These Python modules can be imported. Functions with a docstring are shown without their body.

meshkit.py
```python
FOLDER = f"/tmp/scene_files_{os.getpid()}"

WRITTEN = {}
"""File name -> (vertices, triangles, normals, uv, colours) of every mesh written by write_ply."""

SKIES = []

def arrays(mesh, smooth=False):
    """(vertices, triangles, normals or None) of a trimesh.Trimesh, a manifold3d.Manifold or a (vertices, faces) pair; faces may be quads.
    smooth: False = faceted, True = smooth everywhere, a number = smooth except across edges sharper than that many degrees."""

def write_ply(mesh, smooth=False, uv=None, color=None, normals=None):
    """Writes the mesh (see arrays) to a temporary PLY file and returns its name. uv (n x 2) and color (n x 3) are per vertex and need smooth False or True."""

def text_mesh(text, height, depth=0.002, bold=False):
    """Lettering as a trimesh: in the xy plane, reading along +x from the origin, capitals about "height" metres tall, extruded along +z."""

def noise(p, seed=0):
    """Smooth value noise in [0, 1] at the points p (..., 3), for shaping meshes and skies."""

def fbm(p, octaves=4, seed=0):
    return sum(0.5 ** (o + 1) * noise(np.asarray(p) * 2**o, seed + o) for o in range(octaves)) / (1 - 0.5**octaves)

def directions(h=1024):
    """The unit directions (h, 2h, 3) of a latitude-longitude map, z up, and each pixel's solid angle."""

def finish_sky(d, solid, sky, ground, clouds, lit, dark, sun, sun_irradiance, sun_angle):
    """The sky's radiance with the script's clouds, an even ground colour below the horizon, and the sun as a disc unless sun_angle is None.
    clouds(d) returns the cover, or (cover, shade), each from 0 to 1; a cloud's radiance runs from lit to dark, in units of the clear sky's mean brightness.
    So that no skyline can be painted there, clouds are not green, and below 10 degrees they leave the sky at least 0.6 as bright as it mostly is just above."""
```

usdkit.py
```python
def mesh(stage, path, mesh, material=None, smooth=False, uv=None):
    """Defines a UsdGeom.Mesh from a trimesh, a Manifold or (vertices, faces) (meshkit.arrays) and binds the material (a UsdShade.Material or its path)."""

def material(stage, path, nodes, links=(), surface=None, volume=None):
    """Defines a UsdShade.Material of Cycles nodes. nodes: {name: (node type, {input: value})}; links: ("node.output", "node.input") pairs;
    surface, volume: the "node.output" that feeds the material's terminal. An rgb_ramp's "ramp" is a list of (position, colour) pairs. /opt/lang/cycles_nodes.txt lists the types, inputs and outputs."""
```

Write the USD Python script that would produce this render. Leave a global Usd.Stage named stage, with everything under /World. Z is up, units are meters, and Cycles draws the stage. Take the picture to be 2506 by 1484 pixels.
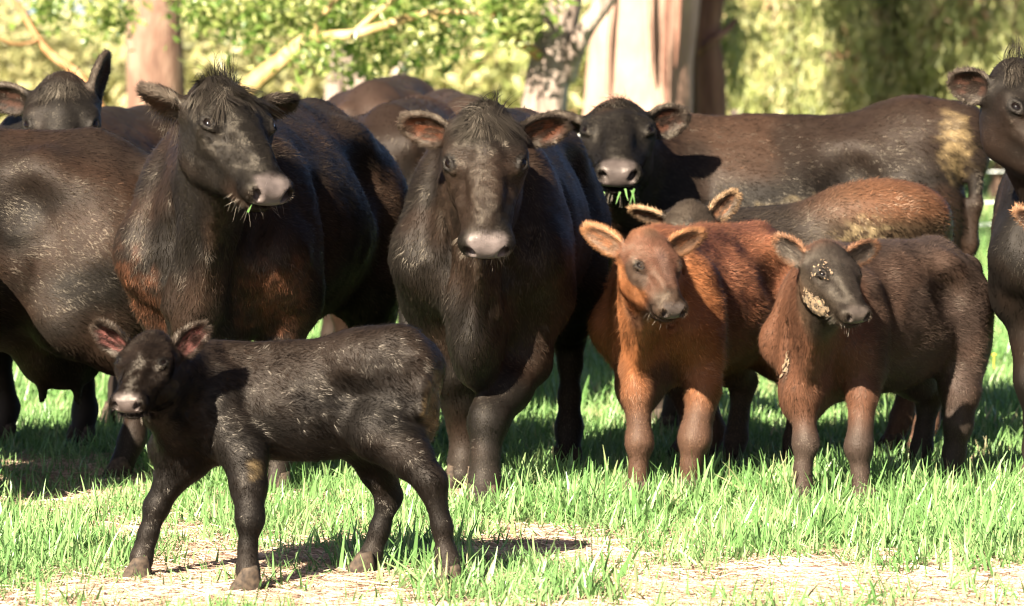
import math, random
import numpy as np
import trimesh
import usdkit, meshkit
from pxr import Usd, UsdGeom, UsdLux, UsdShade, Gf, Sdf, Vt
from scipy.spatial import cKDTree

stage = Usd.Stage.CreateInMemory()
UsdGeom.SetStageUpAxis(stage, "Z")
UsdGeom.SetStageMetersPerUnit(stage, 1.0)
UsdGeom.Xform.Define(stage, "/World")
UsdGeom.Scope.Define(stage, "/World/Looks")

# ------------------------------------------------------------------ camera, sky, sun, exposure
EXPOSURE = 2.88
CAM_H, FPX, HORIZON = 1.70, 11500.0, 26.0          # metres; focal length and horizon in a 2506 x 1484 picture
CX, CY = 1253.0, 742.0
PITCH = math.atan((CY - HORIZON) / FPX)
cam = UsdGeom.Camera.Define(stage, "/World/camera")
cam.CreateHorizontalApertureAttr(36.0)
cam.CreateVerticalApertureAttr(36.0 * 606 / 1024)
cam.CreateFocalLengthAttr(36.0 * FPX / 2506)
cam.CreateFStopAttr(4.6)
cam.CreateFocusDistanceAttr(15.1)
cam.CreateClippingRangeAttr((0.1, 3000))
cam.CreateExposureAttr(EXPOSURE)
cam.AddTranslateOp().Set((0, 0, CAM_H))
cam.AddRotateXOp().Set(90 - math.degrees(PITCH))

SUN = np.array([-0.40, -0.74, 0.58]); SUN /= np.linalg.norm(SUN)   # direction towards the sun
ELEV, ROT = math.asin(SUN[2]), math.atan2(SUN[0], SUN[1])
usdkit.material(stage, "/World/Looks/sky_look", {
    "s": ("sky_texture", {"sky_type": "single_scattering", "sun_disc": False, "sun_elevation": ELEV, "sun_rotation": ROT, "altitude": 200.0, "air_density": 0.25, "aerosol_density": 0.9, "ozone_density": 0.2}),
    "b": ("background_shader", {"strength": 0.05})}, [("s.color", "b.color")], surface="b.background")
dome = UsdLux.DomeLight.Define(stage, "/World/sky")
UsdShade.MaterialBindingAPI.Apply(dome.GetPrim()).Bind(UsdShade.Material.Get(stage, "/World/Looks/sky_look"))
dome.GetPrim().SetCustomDataByKey("kind", "structure")
sun = UsdLux.DistantLight.Define(stage, "/World/sun")
sun.CreateIntensityAttr(1.25)
sun.CreateAngleAttr(0.53)
sun.CreateColorAttr(Gf.Vec3f(1.0, 0.90, 0.76))
sun.GetPrim().CreateAttribute("inputs:normalize", Sdf.ValueTypeNames.Bool).Set(True)
sun.AddRotateZOp().Set(math.degrees(math.atan2(SUN[1], SUN[0])) + 90)
sun.AddRotateXOp().Set(90 - math.degrees(ELEV))

# ------------------------------------------------------------------ helpers
FORWARD = np.array([0, math.cos(PITCH), -math.sin(PITCH)])
UPV = np.array([0, math.sin(PITCH), math.cos(PITCH)])
RIGHT = np.array([1.0, 0, 0])
EYE = np.array([0, 0, CAM_H])

def P(x, y, d):
    """The world point at depth d (metres along the view) that stands at x, y of the survey picture."""
    return EYE + d * (FORWARD + RIGHT * ((x - CX) / FPX) - UPV * ((y - CY) / FPX))

def dirw(dx, dy, dz):
    """A direction: picture right, picture down, away from the camera."""
    v = RIGHT * dx - UPV * dy + FORWARD * dz
    return v / np.linalg.norm(v)

def unit(v):
    v = np.asarray(v, float)
    return v / np.maximum(np.linalg.norm(v, axis=-1, keepdims=True), 1e-12)

USED = {}
def path_for(name, parent="/World"):
    k = (parent, name)
    n = USED.get(k, -1) + 1
    USED[k] = n
    return f"{parent}/{name}" if n == 0 else f"{parent}/{name}_{n:03d}"

def tag(prim, label=None, category=None, group=None, kind=None):
    for k, v in (("label", label), ("category", category), ("group", group), ("kind", kind)):
        if v:
            prim.SetCustomDataByKey(k, v)
    return prim

def thing(name, label=None, category=None, loc=(0, 0, 0), rotz=0.0, group=None, kind=None):
    x = UsdGeom.Xform.Define(stage, path_for(name))
    x.AddTranslateOp().Set(tuple(map(float, loc)))
    x.AddRotateZOp().Set(float(math.degrees(rotz)))
    return tag(x.GetPrim(), label, category, group, kind)

LOOKS = "/World/Looks/"
def obj(name, mesh, mat, parent=None, smooth=False, **kw):
    pth = path_for(name, str(parent.GetPath()) if parent else "/World")
    m = usdkit.mesh(stage, pth, mesh, LOOKS + mat, smooth)
    return tag(m.GetPrim(), **kw)

def vmesh(name, V, F, N, mat, parent=None, colors=None, bare=None, **kw):
    """A mesh with its own normals and colours of its coat."""
    pth = path_for(name, str(parent.GetPath()) if parent else "/World")
    m = UsdGeom.Mesh.Define(stage, pth)
    m.CreatePointsAttr(Vt.Vec3fArray.FromNumpy(np.ascontiguousarray(V, np.float32)))
    m.CreateFaceVertexCountsAttr(Vt.IntArray.FromNumpy(np.full(len(F), F.shape[1], np.int32)))
    m.CreateFaceVertexIndicesAttr(Vt.IntArray.FromNumpy(np.ascontiguousarray(F, np.int32).ravel()))
    m.CreateSubdivisionSchemeAttr("none")
    if N is not None:
        m.CreateNormalsAttr(Vt.Vec3fArray.FromNumpy(np.ascontiguousarray(N, np.float32)))
        m.SetNormalsInterpolation("vertex")
    api = UsdGeom.PrimvarsAPI(m)
    if colors is not None:
        api.CreatePrimvar("coat", Sdf.ValueTypeNames.Color3fArray, "vertex").Set(Vt.Vec3fArray.FromNumpy(np.ascontiguousarray(colors, np.float32)))
    if bare is not None:
        api.CreatePrimvar("bare", Sdf.ValueTypeNames.FloatArray, "vertex").Set(Vt.FloatArray.FromNumpy(np.ascontiguousarray(bare, np.float32)))
    UsdShade.MaterialBindingAPI.Apply(m.GetPrim()).Bind(UsdShade.Material.Get(stage, LOOKS + mat))
    return tag(m.GetPrim(), **kw)

def instancer(name, protos, mats, pos, quat, scale, idx, parent=None, **kw):
    """Many copies of a few small meshes, as one piece of stuff. quat: (w, x, y, z) rows."""
    pth = path_for(name, str(parent.GetPath()) if parent else "/World")
    pi = UsdGeom.PointInstancer.Define(stage, pth)
    targets = []
    for k, (pm, mt) in enumerate(zip(protos, mats)):
        q = f"{pth}/kinds/kind_{k}"
        if k == 0:
            UsdGeom.Scope.Define(stage, f"{pth}/kinds")
        usdkit.mesh(stage, q, pm, LOOKS + mt, False)
        targets.append(Sdf.Path(q))
    pi.CreatePrototypesRel().SetTargets(targets)
    pi.CreateProtoIndicesAttr(Vt.IntArray.FromNumpy(np.asarray(idx, np.int32)))
    pi.CreatePositionsAttr(Vt.Vec3fArray.FromNumpy(np.ascontiguousarray(pos, np.float32)))
    pi.CreateScalesAttr(Vt.Vec3fArray.FromNumpy(np.ascontiguousarray(scale, np.float32)))
    q = np.asarray(quat)
    pi.CreateOrientationsAttr(Vt.QuathArray([Gf.Quath(float(a), float(b), float(c), float(d)) for a, b, c, d in q]))
    return tag(pi.GetPrim(), **kw)

def zquat(ang):
    ang = np.asarray(ang)
    return np.stack([np.cos(ang / 2), 0 * ang, 0 * ang, np.sin(ang / 2)], 1)

def random_quats(rng, n):
    q = rng.normal(size=(n, 4))
    return q / np.linalg.norm(q, axis=1, keepdims=True)

# ------------------------------------------------------------------ materials
def mat(name, nodes, links, surface="p.BSDF"):
    return usdkit.material(stage, LOOKS + name, nodes, links, surface=surface)

def plain(name, color, rough=0.6, **kw):
    return mat(name, {"p": ("principled_bsdf", {"base_color": color, "roughness": rough, **kw})}, [])

# skin under the coat: colour from the coat, wet and smooth where bare
mat("hide", {
    "a": ("attribute", {"attribute": "coat"}), "b": ("attribute", {"attribute": "bare"}),
    "g": ("geometry", {}), "n": ("noise_texture", {"scale": 220.0, "detail": 3.0}),
    "bm": ("bump", {"strength": 0.35, "distance": 0.004}),
    "r": ("map_range", {"from_min": 0.0, "from_max": 1.0, "to_min": 0.60, "to_max": 0.27}),
    "p": ("principled_bsdf", {"specular_ior_level": 0.13, "specular_tint": (1.0, 0.9, 0.8)})},
    [("g.position", "n.vector"), ("n.fac", "bm.height"), ("bm.normal", "p.normal"), ("a.color", "p.base_color"), ("b.fac", "r.value"), ("r.result", "p.roughness")])
mat("hair", {
    "a": ("attribute", {"attribute": "coat"}),
    "p": ("principled_bsdf", {"roughness": 0.55, "specular_ior_level": 0.36, "specular_tint": (1.0, 0.86, 0.66)})},
    [("a.color", "p.base_color")])
mat("hair_glossy", {
    "a": ("attribute", {"attribute": "coat"}),
    "p": ("principled_bsdf", {"roughness": 0.40, "specular_ior_level": 0.20, "specular_tint": (1.0, 0.88, 0.72)})},
    [("a.color", "p.base_color")])
mat("eyeball", {"p": ("principled_bsdf", {"base_color": (0.0025, 0.0015, 0.001), "roughness": 0.10, "specular_ior_level": 0.14})}, [])
plain("whisker", (0.30, 0.26, 0.20), 0.4)
mat("horn", {"g": ("geometry", {}), "n": ("noise_texture", {"scale": 60.0}), "r": ("rgb_ramp", {"ramp": [(0.3, (0.014, 0.010, 0.007)), (0.7, (0.055, 0.038, 0.024))]}),
             "p": ("principled_bsdf", {"roughness": 0.8, "specular_ior_level": 0.2})}, [("g.position", "n.vector"), ("n.fac", "r.fac"), ("r.color", "p.base_color")])
mat("mud", {"g": ("geometry", {}), "n": ("noise_texture", {"scale": 90.0}), "r": ("rgb_ramp", {"ramp": [(0.3, (0.035, 0.024, 0.013)), (0.7, (0.15, 0.10, 0.052))]}),
            "p": ("principled_bsdf", {"roughness": 0.8})}, [("g.position", "n.vector"), ("n.fac", "r.fac"), ("r.color", "p.base_color")])

def leaf_material(name, stops, trans=0.35, rough=0.45):
    """Leaves and blades: each island has its own tone; light passes through."""
    mat(name, {
        "g": ("geometry", {}), "o": ("object_info", {}), "ad": ("math", {"math_type": "add"}), "fr": ("math", {"math_type": "fraction"}),
        "r": ("rgb_ramp", {"ramp": stops}),
        "p": ("principled_bsdf", {"roughness": rough, "specular_ior_level": 0.4}), "t": ("translucent_bsdf", {}),
        "m": ("mix_closure", {"fac": trans})},
        [("g.random_per_island", "ad.value1"), ("o.random", "ad.value2"), ("ad.value", "fr.value1"), ("fr.value", "r.fac"),
         ("r.color", "p.base_color"), ("r.color", "t.color"), ("p.BSDF", "m.closure1"), ("t.BSDF", "m.closure2")], surface="m.closure")
leaf_material("grass_blade", [(0.0, (0.075, 0.155, 0.040)), (0.40, (0.120, 0.225, 0.066)), (0.72, (0.175, 0.28, 0.100)), (0.90, (0.20, 0.29, 0.11)), (0.96, (0.25, 0.28, 0.12)), (1.0, (0.33, 0.28, 0.16))], 0.35, 0.4)
leaf_material("straw", [(0.0, (0.20, 0.125, 0.082)), (0.5, (0.34, 0.235, 0.165)), (1.0, (0.48, 0.36, 0.265))], 0.15, 0.6)
# ------------------------------------------------------------------ implicit bodies
class Body:
    def __init__(self):
        self.prims = []
    def ell(self, c, r, R=None, k=0.05, op="+"):
        self.prims.append(("e", np.asarray(c, float), np.asarray(r, float), np.eye(3) if R is None else np.asarray(R, float), k, op))
    def cone(self, a, ra, b, rb, k=0.05, flat=None, op="+"):
        self.prims.append(("c", np.asarray(a, float), float(ra), np.asarray(b, float), float(rb), k, flat, op))
    def chain(self, pts, k=0.03):
        for (a, ra), (b, rb) in zip(pts[:-1], pts[1:]):
            self.cone(a, ra, b, rb, k)

    def bounds(self):
        lo, hi = np.full(3, 9.0), np.full(3, -9.0)
        for p in self.prims:
            l, h = self.box(p)
            if p[-1] == "+":
                lo, hi = np.minimum(lo, l), np.maximum(hi, h)
        return lo, hi
    @staticmethod
    def box(p):
        if p[0] == "e":
            e = np.sqrt(((p[3].T * p[2]) ** 2).sum(1))
            return p[1] - e, p[1] + e
        s = 1.0 if p[6] is None else max(1.0, p[6][1])
        return np.minimum(p[1] - p[2] * s, p[3] - p[4] * s), np.maximum(p[1] + p[2] * s, p[3] + p[4] * s)

    def field(self, xs, ys, zs):
        D = np.full((len(xs), len(ys), len(zs)), 0.5, np.float32)
        ax = (xs, ys, zs)
        for p in self.prims:
            k, op = p[-3] if p[0] == "c" else p[-2], p[-1]
            lo, hi = self.box(p)
            sl = []
            for i in range(3):
                j0 = np.searchsorted(ax[i], lo[i] - k - 0.02); j1 = np.searchsorted(ax[i], hi[i] + k + 0.02)
                sl.append(slice(max(0, j0 - 2), min(len(ax[i]), j1 + 2)))
            if any(s.stop - s.start < 1 for s in sl):
                continue
            X = xs[sl[0]].astype(np.float32)[:, None, None]; Y = ys[sl[1]].astype(np.float32)[None, :, None]; Z = zs[sl[2]].astype(np.float32)[None, None, :]
            if p[0] == "e":
                c, r, R = p[1], p[2], p[3]
                x, y, z = X - np.float32(c[0]), Y - np.float32(c[1]), Z - np.float32(c[2])
                q = [(R[i, 0] * x + R[i, 1] * y + R[i, 2] * z).astype(np.float32) if abs(np.abs(R[i]).max() - 1) > 1e-6 else (x, y, z)[int(np.argmax(np.abs(R[i])))] for i in range(3)]
                a = [(q[i] / np.float32(r[i])) for i in range(3)]
                k0 = np.sqrt(a[0] ** 2 + a[1] ** 2 + a[2] ** 2)
                k1 = np.sqrt((a[0] / np.float32(r[0])) ** 2 + (a[1] / np.float32(r[1])) ** 2 + (a[2] / np.float32(r[2])) ** 2) + np.float32(1e-6)
                d = k0 * (k0 - 1) / k1
                d = np.maximum(d, -np.float32(min(r)))
            else:
                a, ra, b, rb, flat = p[1], p[2], p[3], p[4], p[6]
                x, y, z = X - np.float32(a[0]), Y - np.float32(a[1]), Z - np.float32(a[2])
                ba = b - a
                if flat is not None:                      # (axis, s): s < 1 thins, s > 1 widens along the axis
                    n, s = flat
                    t = (n[0] * x + n[1] * y + n[2] * z) * np.float32(1 / s - 1)
                    x, y, z = x + n[0] * t, y + n[1] * t, z + n[2] * t
                    ba = ba + n * (ba @ n) * (1 / s - 1)
                h = np.clip((x * ba[0] + y * ba[1] + z * ba[2]) / max(ba @ ba, 1e-9), 0, 1).astype(np.float32)
                d = np.sqrt((x - h * np.float32(ba[0])) ** 2 + (y - h * np.float32(ba[1])) ** 2 + (z - h * np.float32(ba[2])) ** 2) - (np.float32(ra) + h * np.float32(rb - ra))
                if flat is not None:
                    d = d * np.float32(min(1.0, flat[1]))
            cur = D[tuple(sl)]
            k = np.float32(max(k, 1e-4))
            if op == "+":
                h = np.maximum(k - np.abs(cur - d), 0) / k
                D[tuple(sl)] = np.minimum(cur, d) - h * h * k * np.float32(0.25)
            else:
                h = np.maximum(k - np.abs(cur + d), 0) / k
                D[tuple(sl)] = np.maximum(cur, -d) + h * h * k * np.float32(0.25)
        return D

def axis_steps(lo, hi, coarse, fine_ranges, fine):
    xs, x = [], lo
    while x < hi + coarse:
        xs.append(x)
        near = any(a - 1e-9 <= x <= b for a, b in fine_ranges)
        soon = min([a - x for a, b in fine_ranges if a > x] or [9])
        x += fine if near else min(coarse, max(fine, soon))
    return np.array(xs)

def surface_nets(D, xs, ys, zs):
    S = D < 0
    c = S[:-1, :-1, :-1].astype(np.int8)
    n = np.zeros(c.shape, np.int8)
    corners = [(i, j, k) for i in (0, 1) for j in (0, 1) for k in (0, 1)]
    for i, j, k in corners:
        n += S[i:S.shape[0] - 1 + i, j:S.shape[1] - 1 + j, k:S.shape[2] - 1 + k]
    I, J, K = np.nonzero((n > 0) & (n < 8))
    idx = np.full(c.shape, -1, np.int32)
    idx[I, J, K] = np.arange(len(I))
    acc, cnt = np.zeros((len(I), 3)), np.zeros(len(I))
    ax = (xs, ys, zs)
    for a in corners:
        for d in range(3):
            if a[d]:
                continue
            b = list(a); b[d] = 1
            va = D[I + a[0], J + a[1], K + a[2]].astype(float); vb = D[I + b[0], J + b[1], K + b[2]].astype(float)
            m = (va < 0) != (vb < 0)
            t = np.where(m, va / np.where(m, va - vb, 1), 0)
            pt = np.stack([ax[e][(I, J, K)[e] + a[e]] for e in range(3)], 1)
            pt[:, d] += t * (ax[d][(I, J, K)[d] + 1] - ax[d][(I, J, K)[d]])
            acc += np.where(m[:, None], pt, 0); cnt += m
    V = acc / np.maximum(cnt, 1)[:, None]
    quads = []
    sh = idx.shape
    for d in range(3):
        e, f = (d + 1) % 3, (d + 2) % 3
        sa = [slice(None)] * 3; sb = [slice(None)] * 3
        sa[d] = slice(0, -1); sb[d] = slice(1, None)
        A, B = S[tuple(sa)], S[tuple(sb)]
        pts = np.argwhere(A != B)
        ok = (pts[:, e] > 0) & (pts[:, f] > 0) & (pts[:, e] < sh[e]) & (pts[:, f] < sh[f])
        pts = pts[ok]
        q = []
        for de, df in ((-1, -1), (0, -1), (0, 0), (-1, 0)):
            w = pts.copy(); w[:, e] += de; w[:, f] += df
            q.append(idx[w[:, 0], w[:, 1], w[:, 2]])
        q = np.stack(q, 1)
        flip = ~A[pts[:, 0], pts[:, 1], pts[:, 2]]
        q[flip] = q[flip][:, ::-1]
        quads.append(q)
    Q = np.vstack(quads)
    Q = Q[(Q >= 0).all(1)]
    F = np.vstack([Q[:, [0, 1, 2]], Q[:, [0, 2, 3]]])
    return V, F

def normals_of(V, F):
    fn = np.cross(V[F[:, 1]] - V[F[:, 0]], V[F[:, 2]] - V[F[:, 0]])
    N = np.zeros_like(V)
    for i in range(3):
        N[:, 0] += np.bincount(F[:, i], fn[:, 0], len(V)); N[:, 1] += np.bincount(F[:, i], fn[:, 1], len(V)); N[:, 2] += np.bincount(F[:, i], fn[:, 2], len(V))
    return unit(N)

def smooth_mesh(V, F, it=2, lam=0.5):
    e = np.vstack([F[:, [0, 1]], F[:, [1, 2]], F[:, [2, 0]]])
    e = np.vstack([e, e[:, ::-1]])
    deg = np.bincount(e[:, 0], minlength=len(V))[:, None]
    for k in range(it):
        for l in (lam, -lam * 1.04):
            s = np.stack([np.bincount(e[:, 0], V[e[:, 1], i], len(V)) for i in range(3)], 1) / np.maximum(deg, 1)
            V = V + l * (s - V)
    return V

# ------------------------------------------------------------------ cattle
def lerp(a, b, t):
    return np.asarray(a, float) * (1 - t) + np.asarray(b, float) * t

def sstep(a, b, x):
    t = np.clip((x - a) / (b - a), 0, 1)
    return t * t * (3 - 2 * t)

def ribbons(roots, dirs, sides, length, width, segs, rng, droop=0.0, curl=0.0, dirs2=None, taper=0.15):
    """Hair locks, whiskers and blades as thin bending ribbons: (V, F, N, t)."""
    n = len(roots)
    length = np.broadcast_to(np.asarray(length, float), (n,)); width = np.broadcast_to(np.asarray(width, float), (n,))
    d = unit(dirs).copy(); p = np.asarray(roots, float).copy()
    ph = rng.uniform(0, 6.28, (n, 3))
    VV, NN, TT = [], [], []
    for s in range(segs + 1):
        t = s / segs
        b = unit(np.cross(d, sides))
        w = unit(np.cross(b, d)) * (width * (1 - (1 - taper) * t ** 1.5))[:, None] * 0.5
        VV += [p - w, p + w]; NN += [b, b]; TT += [np.full(n, t)] * 2
        p = p + d * (length / segs)[:, None]
        d = d + curl * np.sin(ph + 5.0 * t) / segs
        d[:, 2] -= droop / segs
        if dirs2 is not None:
            d = d + (dirs2 - d) * (1.2 / segs)
        d = unit(d)
    V = np.stack(VV, 1).reshape(-1, 3); N = np.stack(NN, 1).reshape(-1, 3); T = np.stack(TT, 1).ravel()
    k = 2 * (segs + 1)
    base = (np.arange(n) * k)[:, None]
    F = np.concatenate([base + np.array([[2 * s, 2 * s + 1, 2 * s + 3]]) for s in range(segs)] + [base + np.array([[2 * s, 2 * s + 3, 2 * s + 2]]) for s in range(segs)], 0)
    return V, F, N, T

class Animal:
    def __init__(self, spec):
        self.s = spec
        self.o = np.array([spec["pos"][0], spec["pos"][1], 0.0])
        y = spec["yaw"]
        self.R = np.array([[math.cos(y), math.sin(y), 0], [-math.sin(y), math.cos(y), 0], [0, 0, 1]])   # world -> own frame
        self.L, self.W, self.zt, self.zb = spec["L"], spec["W"], spec["zt"], spec["zb"]
        self.H = self.zt - self.zb
    def loc(self, p):
        return self.R @ (np.asarray(p, float) - self.o)
    def ld(self, d):
        return self.R @ np.asarray(d, float)
    def b(self, u, v, w):
        return np.array([(u - 0.5) * self.L, v * self.W, self.zb + w * self.H])
    def head_frame(self):
        h = self.s["head"]
        f = unit(self.ld(h["f"]))
        X = unit(np.cross(f, [0, 0, 1.0])); Z = np.cross(X, f)
        r = h.get("roll", 0.0)
        X, Z = X * math.cos(r) + Z * math.sin(r), Z * math.cos(r) - X * math.sin(r)
        self.hR = np.array([X, f, Z])                       # own frame -> head
        self.ho = self.loc(h["o"]); self.hs = h.get("s", 1.0)
    def hp(self, x, y, z):
        if self.s.get("calf") and y > 0:
            y = y * 0.86
        return self.ho + self.hs * (np.array([x, y, z]) @ self.hR)

    def shape(self):
        self.cf = 1.0 if self.s.get('calf') else 0.0
        B = Body(); s, L, W, H, b = self.s, self.L, self.W, self.H, self.b
        def el(c, r, k):
            B.ell(b(*c), (r[0] * L, r[1] * W, r[2] * H), k=k * H)
        calf = s.get("calf", False)
        fat = s.get("fat", 1.0)
        el((0.50, 0, 0.45), (0.44, 0.98 * fat, 0.46), 0.12)
        el((0.52, 0, 0.62), (0.45, 0.64 * fat, 0.37), 0.12)
        el((0.80, 0, 0.48), (0.19, 0.64, 0.52), 0.16)
        B.cone(b(0.86, 0, 0.885), 0.090 * H, b(0.18, 0, 0.90), 0.105 * H, 0.12 * H)
        el((0.14, 0, 0.66), (0.150, 0.60, 0.31), 0.14)
        for m in (-1, 1):
            B.ell(b(0.27, m * 0.50, 0.80), [0.10 * H, 0.070 * H, 0.070 * H], k=0.24 * H)                # hook bone
            B.ell(b(0.03, m * 0.30, 0.78), [0.075 * H, 0.08 * H, 0.09 * H], k=0.10 * H)                   # pin bone
            B.cone(b(0.27, m * 0.54, 0.80), 0.05 * H, b(0.12, m * 0.60, 0.60), 0.08 * H, 0.16 * H)
            el((0.80, m * (0.60 if calf else 0.54), 0.46), (0.105, 0.34, 0.37), 0.10)                                          # shoulder
            B.cone(b(0.83, m * 0.30, 0.88), 0.05 * H, b(0.91, m * 0.62, 0.40), 0.080 * H, 0.14 * H)       # blade ridge
            B.ell(b(0.91, m * 0.58, 0.36), [0.10 * H, 0.12 * H, 0.15 * H], k=0.14 * H)                   # point of shoulder
            B.cone(b(0.89, m * 0.64, 0.36), 0.10 * H, b(0.79, m * 0.68, 0.18), 0.10 * H, 0.14 * H)
            el((0.135, m * 0.54, 0.40), (0.130, 0.36, 0.40), 0.12)                                         # thigh
            # hollows: flank, behind the shoulder, before the thigh, neck and shoulder
            c5 = 0.6 if calf else 1.0
            B.ell(b(0.335, m * (0.86 if calf else 0.80), 0.66), [0.050 * L, 0.055 * H, 0.11 * H], k=0.16 * H, op="-")
            B.cone(b(0.70, m * 0.86, 0.66), 0.030 * H * c5, b(0.70, m * 1.02, 0.18), 0.035 * H * c5, 0.10 * H, op="-")
            if not calf:
                B.cone(b(0.27, m * 1.02, 0.48), 0.030 * H * c5 * c5, b(0.25, m * 1.0, 0.16), 0.030 * H * c5 * c5, 0.10 * H, op="-")
        br = s.get("brisket", (0.955, 0.10))
        el((br[0], 0, br[1]), (0.10, 0.30, 0.20), 0.2)
        # legs: given joints (world points) or standing
        zb = self.zb
        lw = s.get("leg", 1.0) * (zb / 0.56 if not calf else zb / 0.46)
        for key, m in (("fl", 1), ("fr", -1), ("hl", 1), ("hr", -1)):
            fore = key[0] == "f"
            g = s.get("legs", {}).get(key)
            if g is not None and not isinstance(g, float):   # ready joints: [(world point, radius), ...]
                pts = [(self.loc(p), r) for p, r in g]
                hoof = pts[-1][0]
            else:
                off = g or 0.0
                if fore:
                    e = b(0.80, m * 0.58, 0.16); hoof = np.array([e[0] + off, m * W * 0.50, 0.045 * lw])
                    kn = lerp(e, hoof, 0.46) + [0.02 * lw, 0, 0]; ft = hoof + [-0.035 * lw, 0, 0.10 * lw]
                    pts = [(e, 0.098 * lw), (lerp(e, kn, 0.5), 0.068 * lw), (lerp(e, kn, 0.85), 0.052 * lw), (kn, 0.057 * lw), (lerp(kn, ft, 0.2), 0.042 * lw), (lerp(kn, ft, 0.6), 0.034 * lw), (ft, 0.044 * lw), (hoof, 0.046 * lw)]
                else:
                    st = b(0.22, m * 0.60, 0.16); hx = b(0.07, 0, 0)[0] + off
                    hoof = np.array([hx + 0.05 * lw, m * W * 0.52, 0.045 * lw]); hk = np.array([hx - 0.05 * lw, m * W * 0.50, zb * 0.86])
                    ft = hoof + [-0.045 * lw, 0, 0.11 * lw]
                    pts = [(st, 0.13 * lw), (lerp(st, hk, 0.55), 0.085 * lw), (hk, 0.056 * lw), (lerp(hk, ft, 0.3), 0.038 * lw), (lerp(hk, ft, 0.65), 0.036 * lw), (ft, 0.045 * lw), (hoof, 0.047 * lw)]
            top = pts[0]
            join = b(0.80, m * 0.55, 0.42) if fore else b(0.14, m * 0.5, 0.46)
            B.cone(join, max(0.13 * H, top[1] * 1.15), top[0], top[1], (0.15 if calf else 0.13) * H)
            B.chain(pts, 0.035 * lw + 0.01)
            self.s.setdefault("hooves", []).append((pts[-1][0], pts[-2][0], lw))
        # tail
        if "tail" in s:
            B.chain([(self.loc(p), r) for p, r in s["tail"]], 0.03)
        if s.get("udder"):
            u = b(*s.get("udder_at", (0.26, 0, -0.02)))
            B.ell(u, [0.16, 0.15, 0.12], k=0.10)
            for dx in (-0.06, 0.07):
                for m in (-1, 1):
                    B.cone(u + [dx, m * 0.06, -0.08], 0.02, u + [dx, m * 0.07, -0.16], 0.012, 0.03)
        # neck
        if "head" in s:
            self.head_frame()
            hp, hs = self.hp, self.hs
            lat = np.array([0, 1.0, 0])
            nk = s.get("neck", 1.0)
            B.cone(b(0.85, 0, 0.78), 0.18 * H * nk, hp(0, -0.13, -0.06), 0.085 * hs, 0.12 * H, flat=(lat, 0.85))
            B.cone(b(0.88, 0, 0.54), 0.235 * H * nk, hp(0, -0.08, -0.10), 0.105 * hs, 0.12 * H, flat=(lat, 0.85))
            B.cone(b(0.93, 0, 0.30), 0.14 * H * nk, hp(0, -0.01, -0.15), 0.070 * hs, 0.12 * H, flat=(lat, 0.85))
            dw = s.get("dewlap", 1.0)
            if dw:
                for m in (-1, 1):                           # folds between neck, brisket and shoulder
                    B.cone(lerp(b(0.95, m * 0.36, 0.62), hp(m * 0.05, 0.0, -0.17), 0.25), 0.022 * H, b(1.02, m * 0.30, 0.08), 0.030 * H, 0.07 * H, op="-")
                    B.cone(b(0.90, m * 0.52, 0.84), 0.020 * H, b(1.0, m * 0.58, 0.44), 0.030 * H, 0.08 * H, op="-")
                    if not calf:
                        B.cone(lerp(b(1.0, m * 0.20, 0.5), hp(m * 0.03, 0.02, -0.19), 0.45), 0.030 * H, b(1.02, m * 0.22, 0.16), 0.042 * H, 0.05 * H)
                B.cone(b(br[0], 0, br[1] - 0.03), 0.13 * H * dw, hp(0, 0.03, -0.16), 0.045 * hs, 0.10 * H, flat=(lat, 0.40))
            self.head(B)
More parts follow.
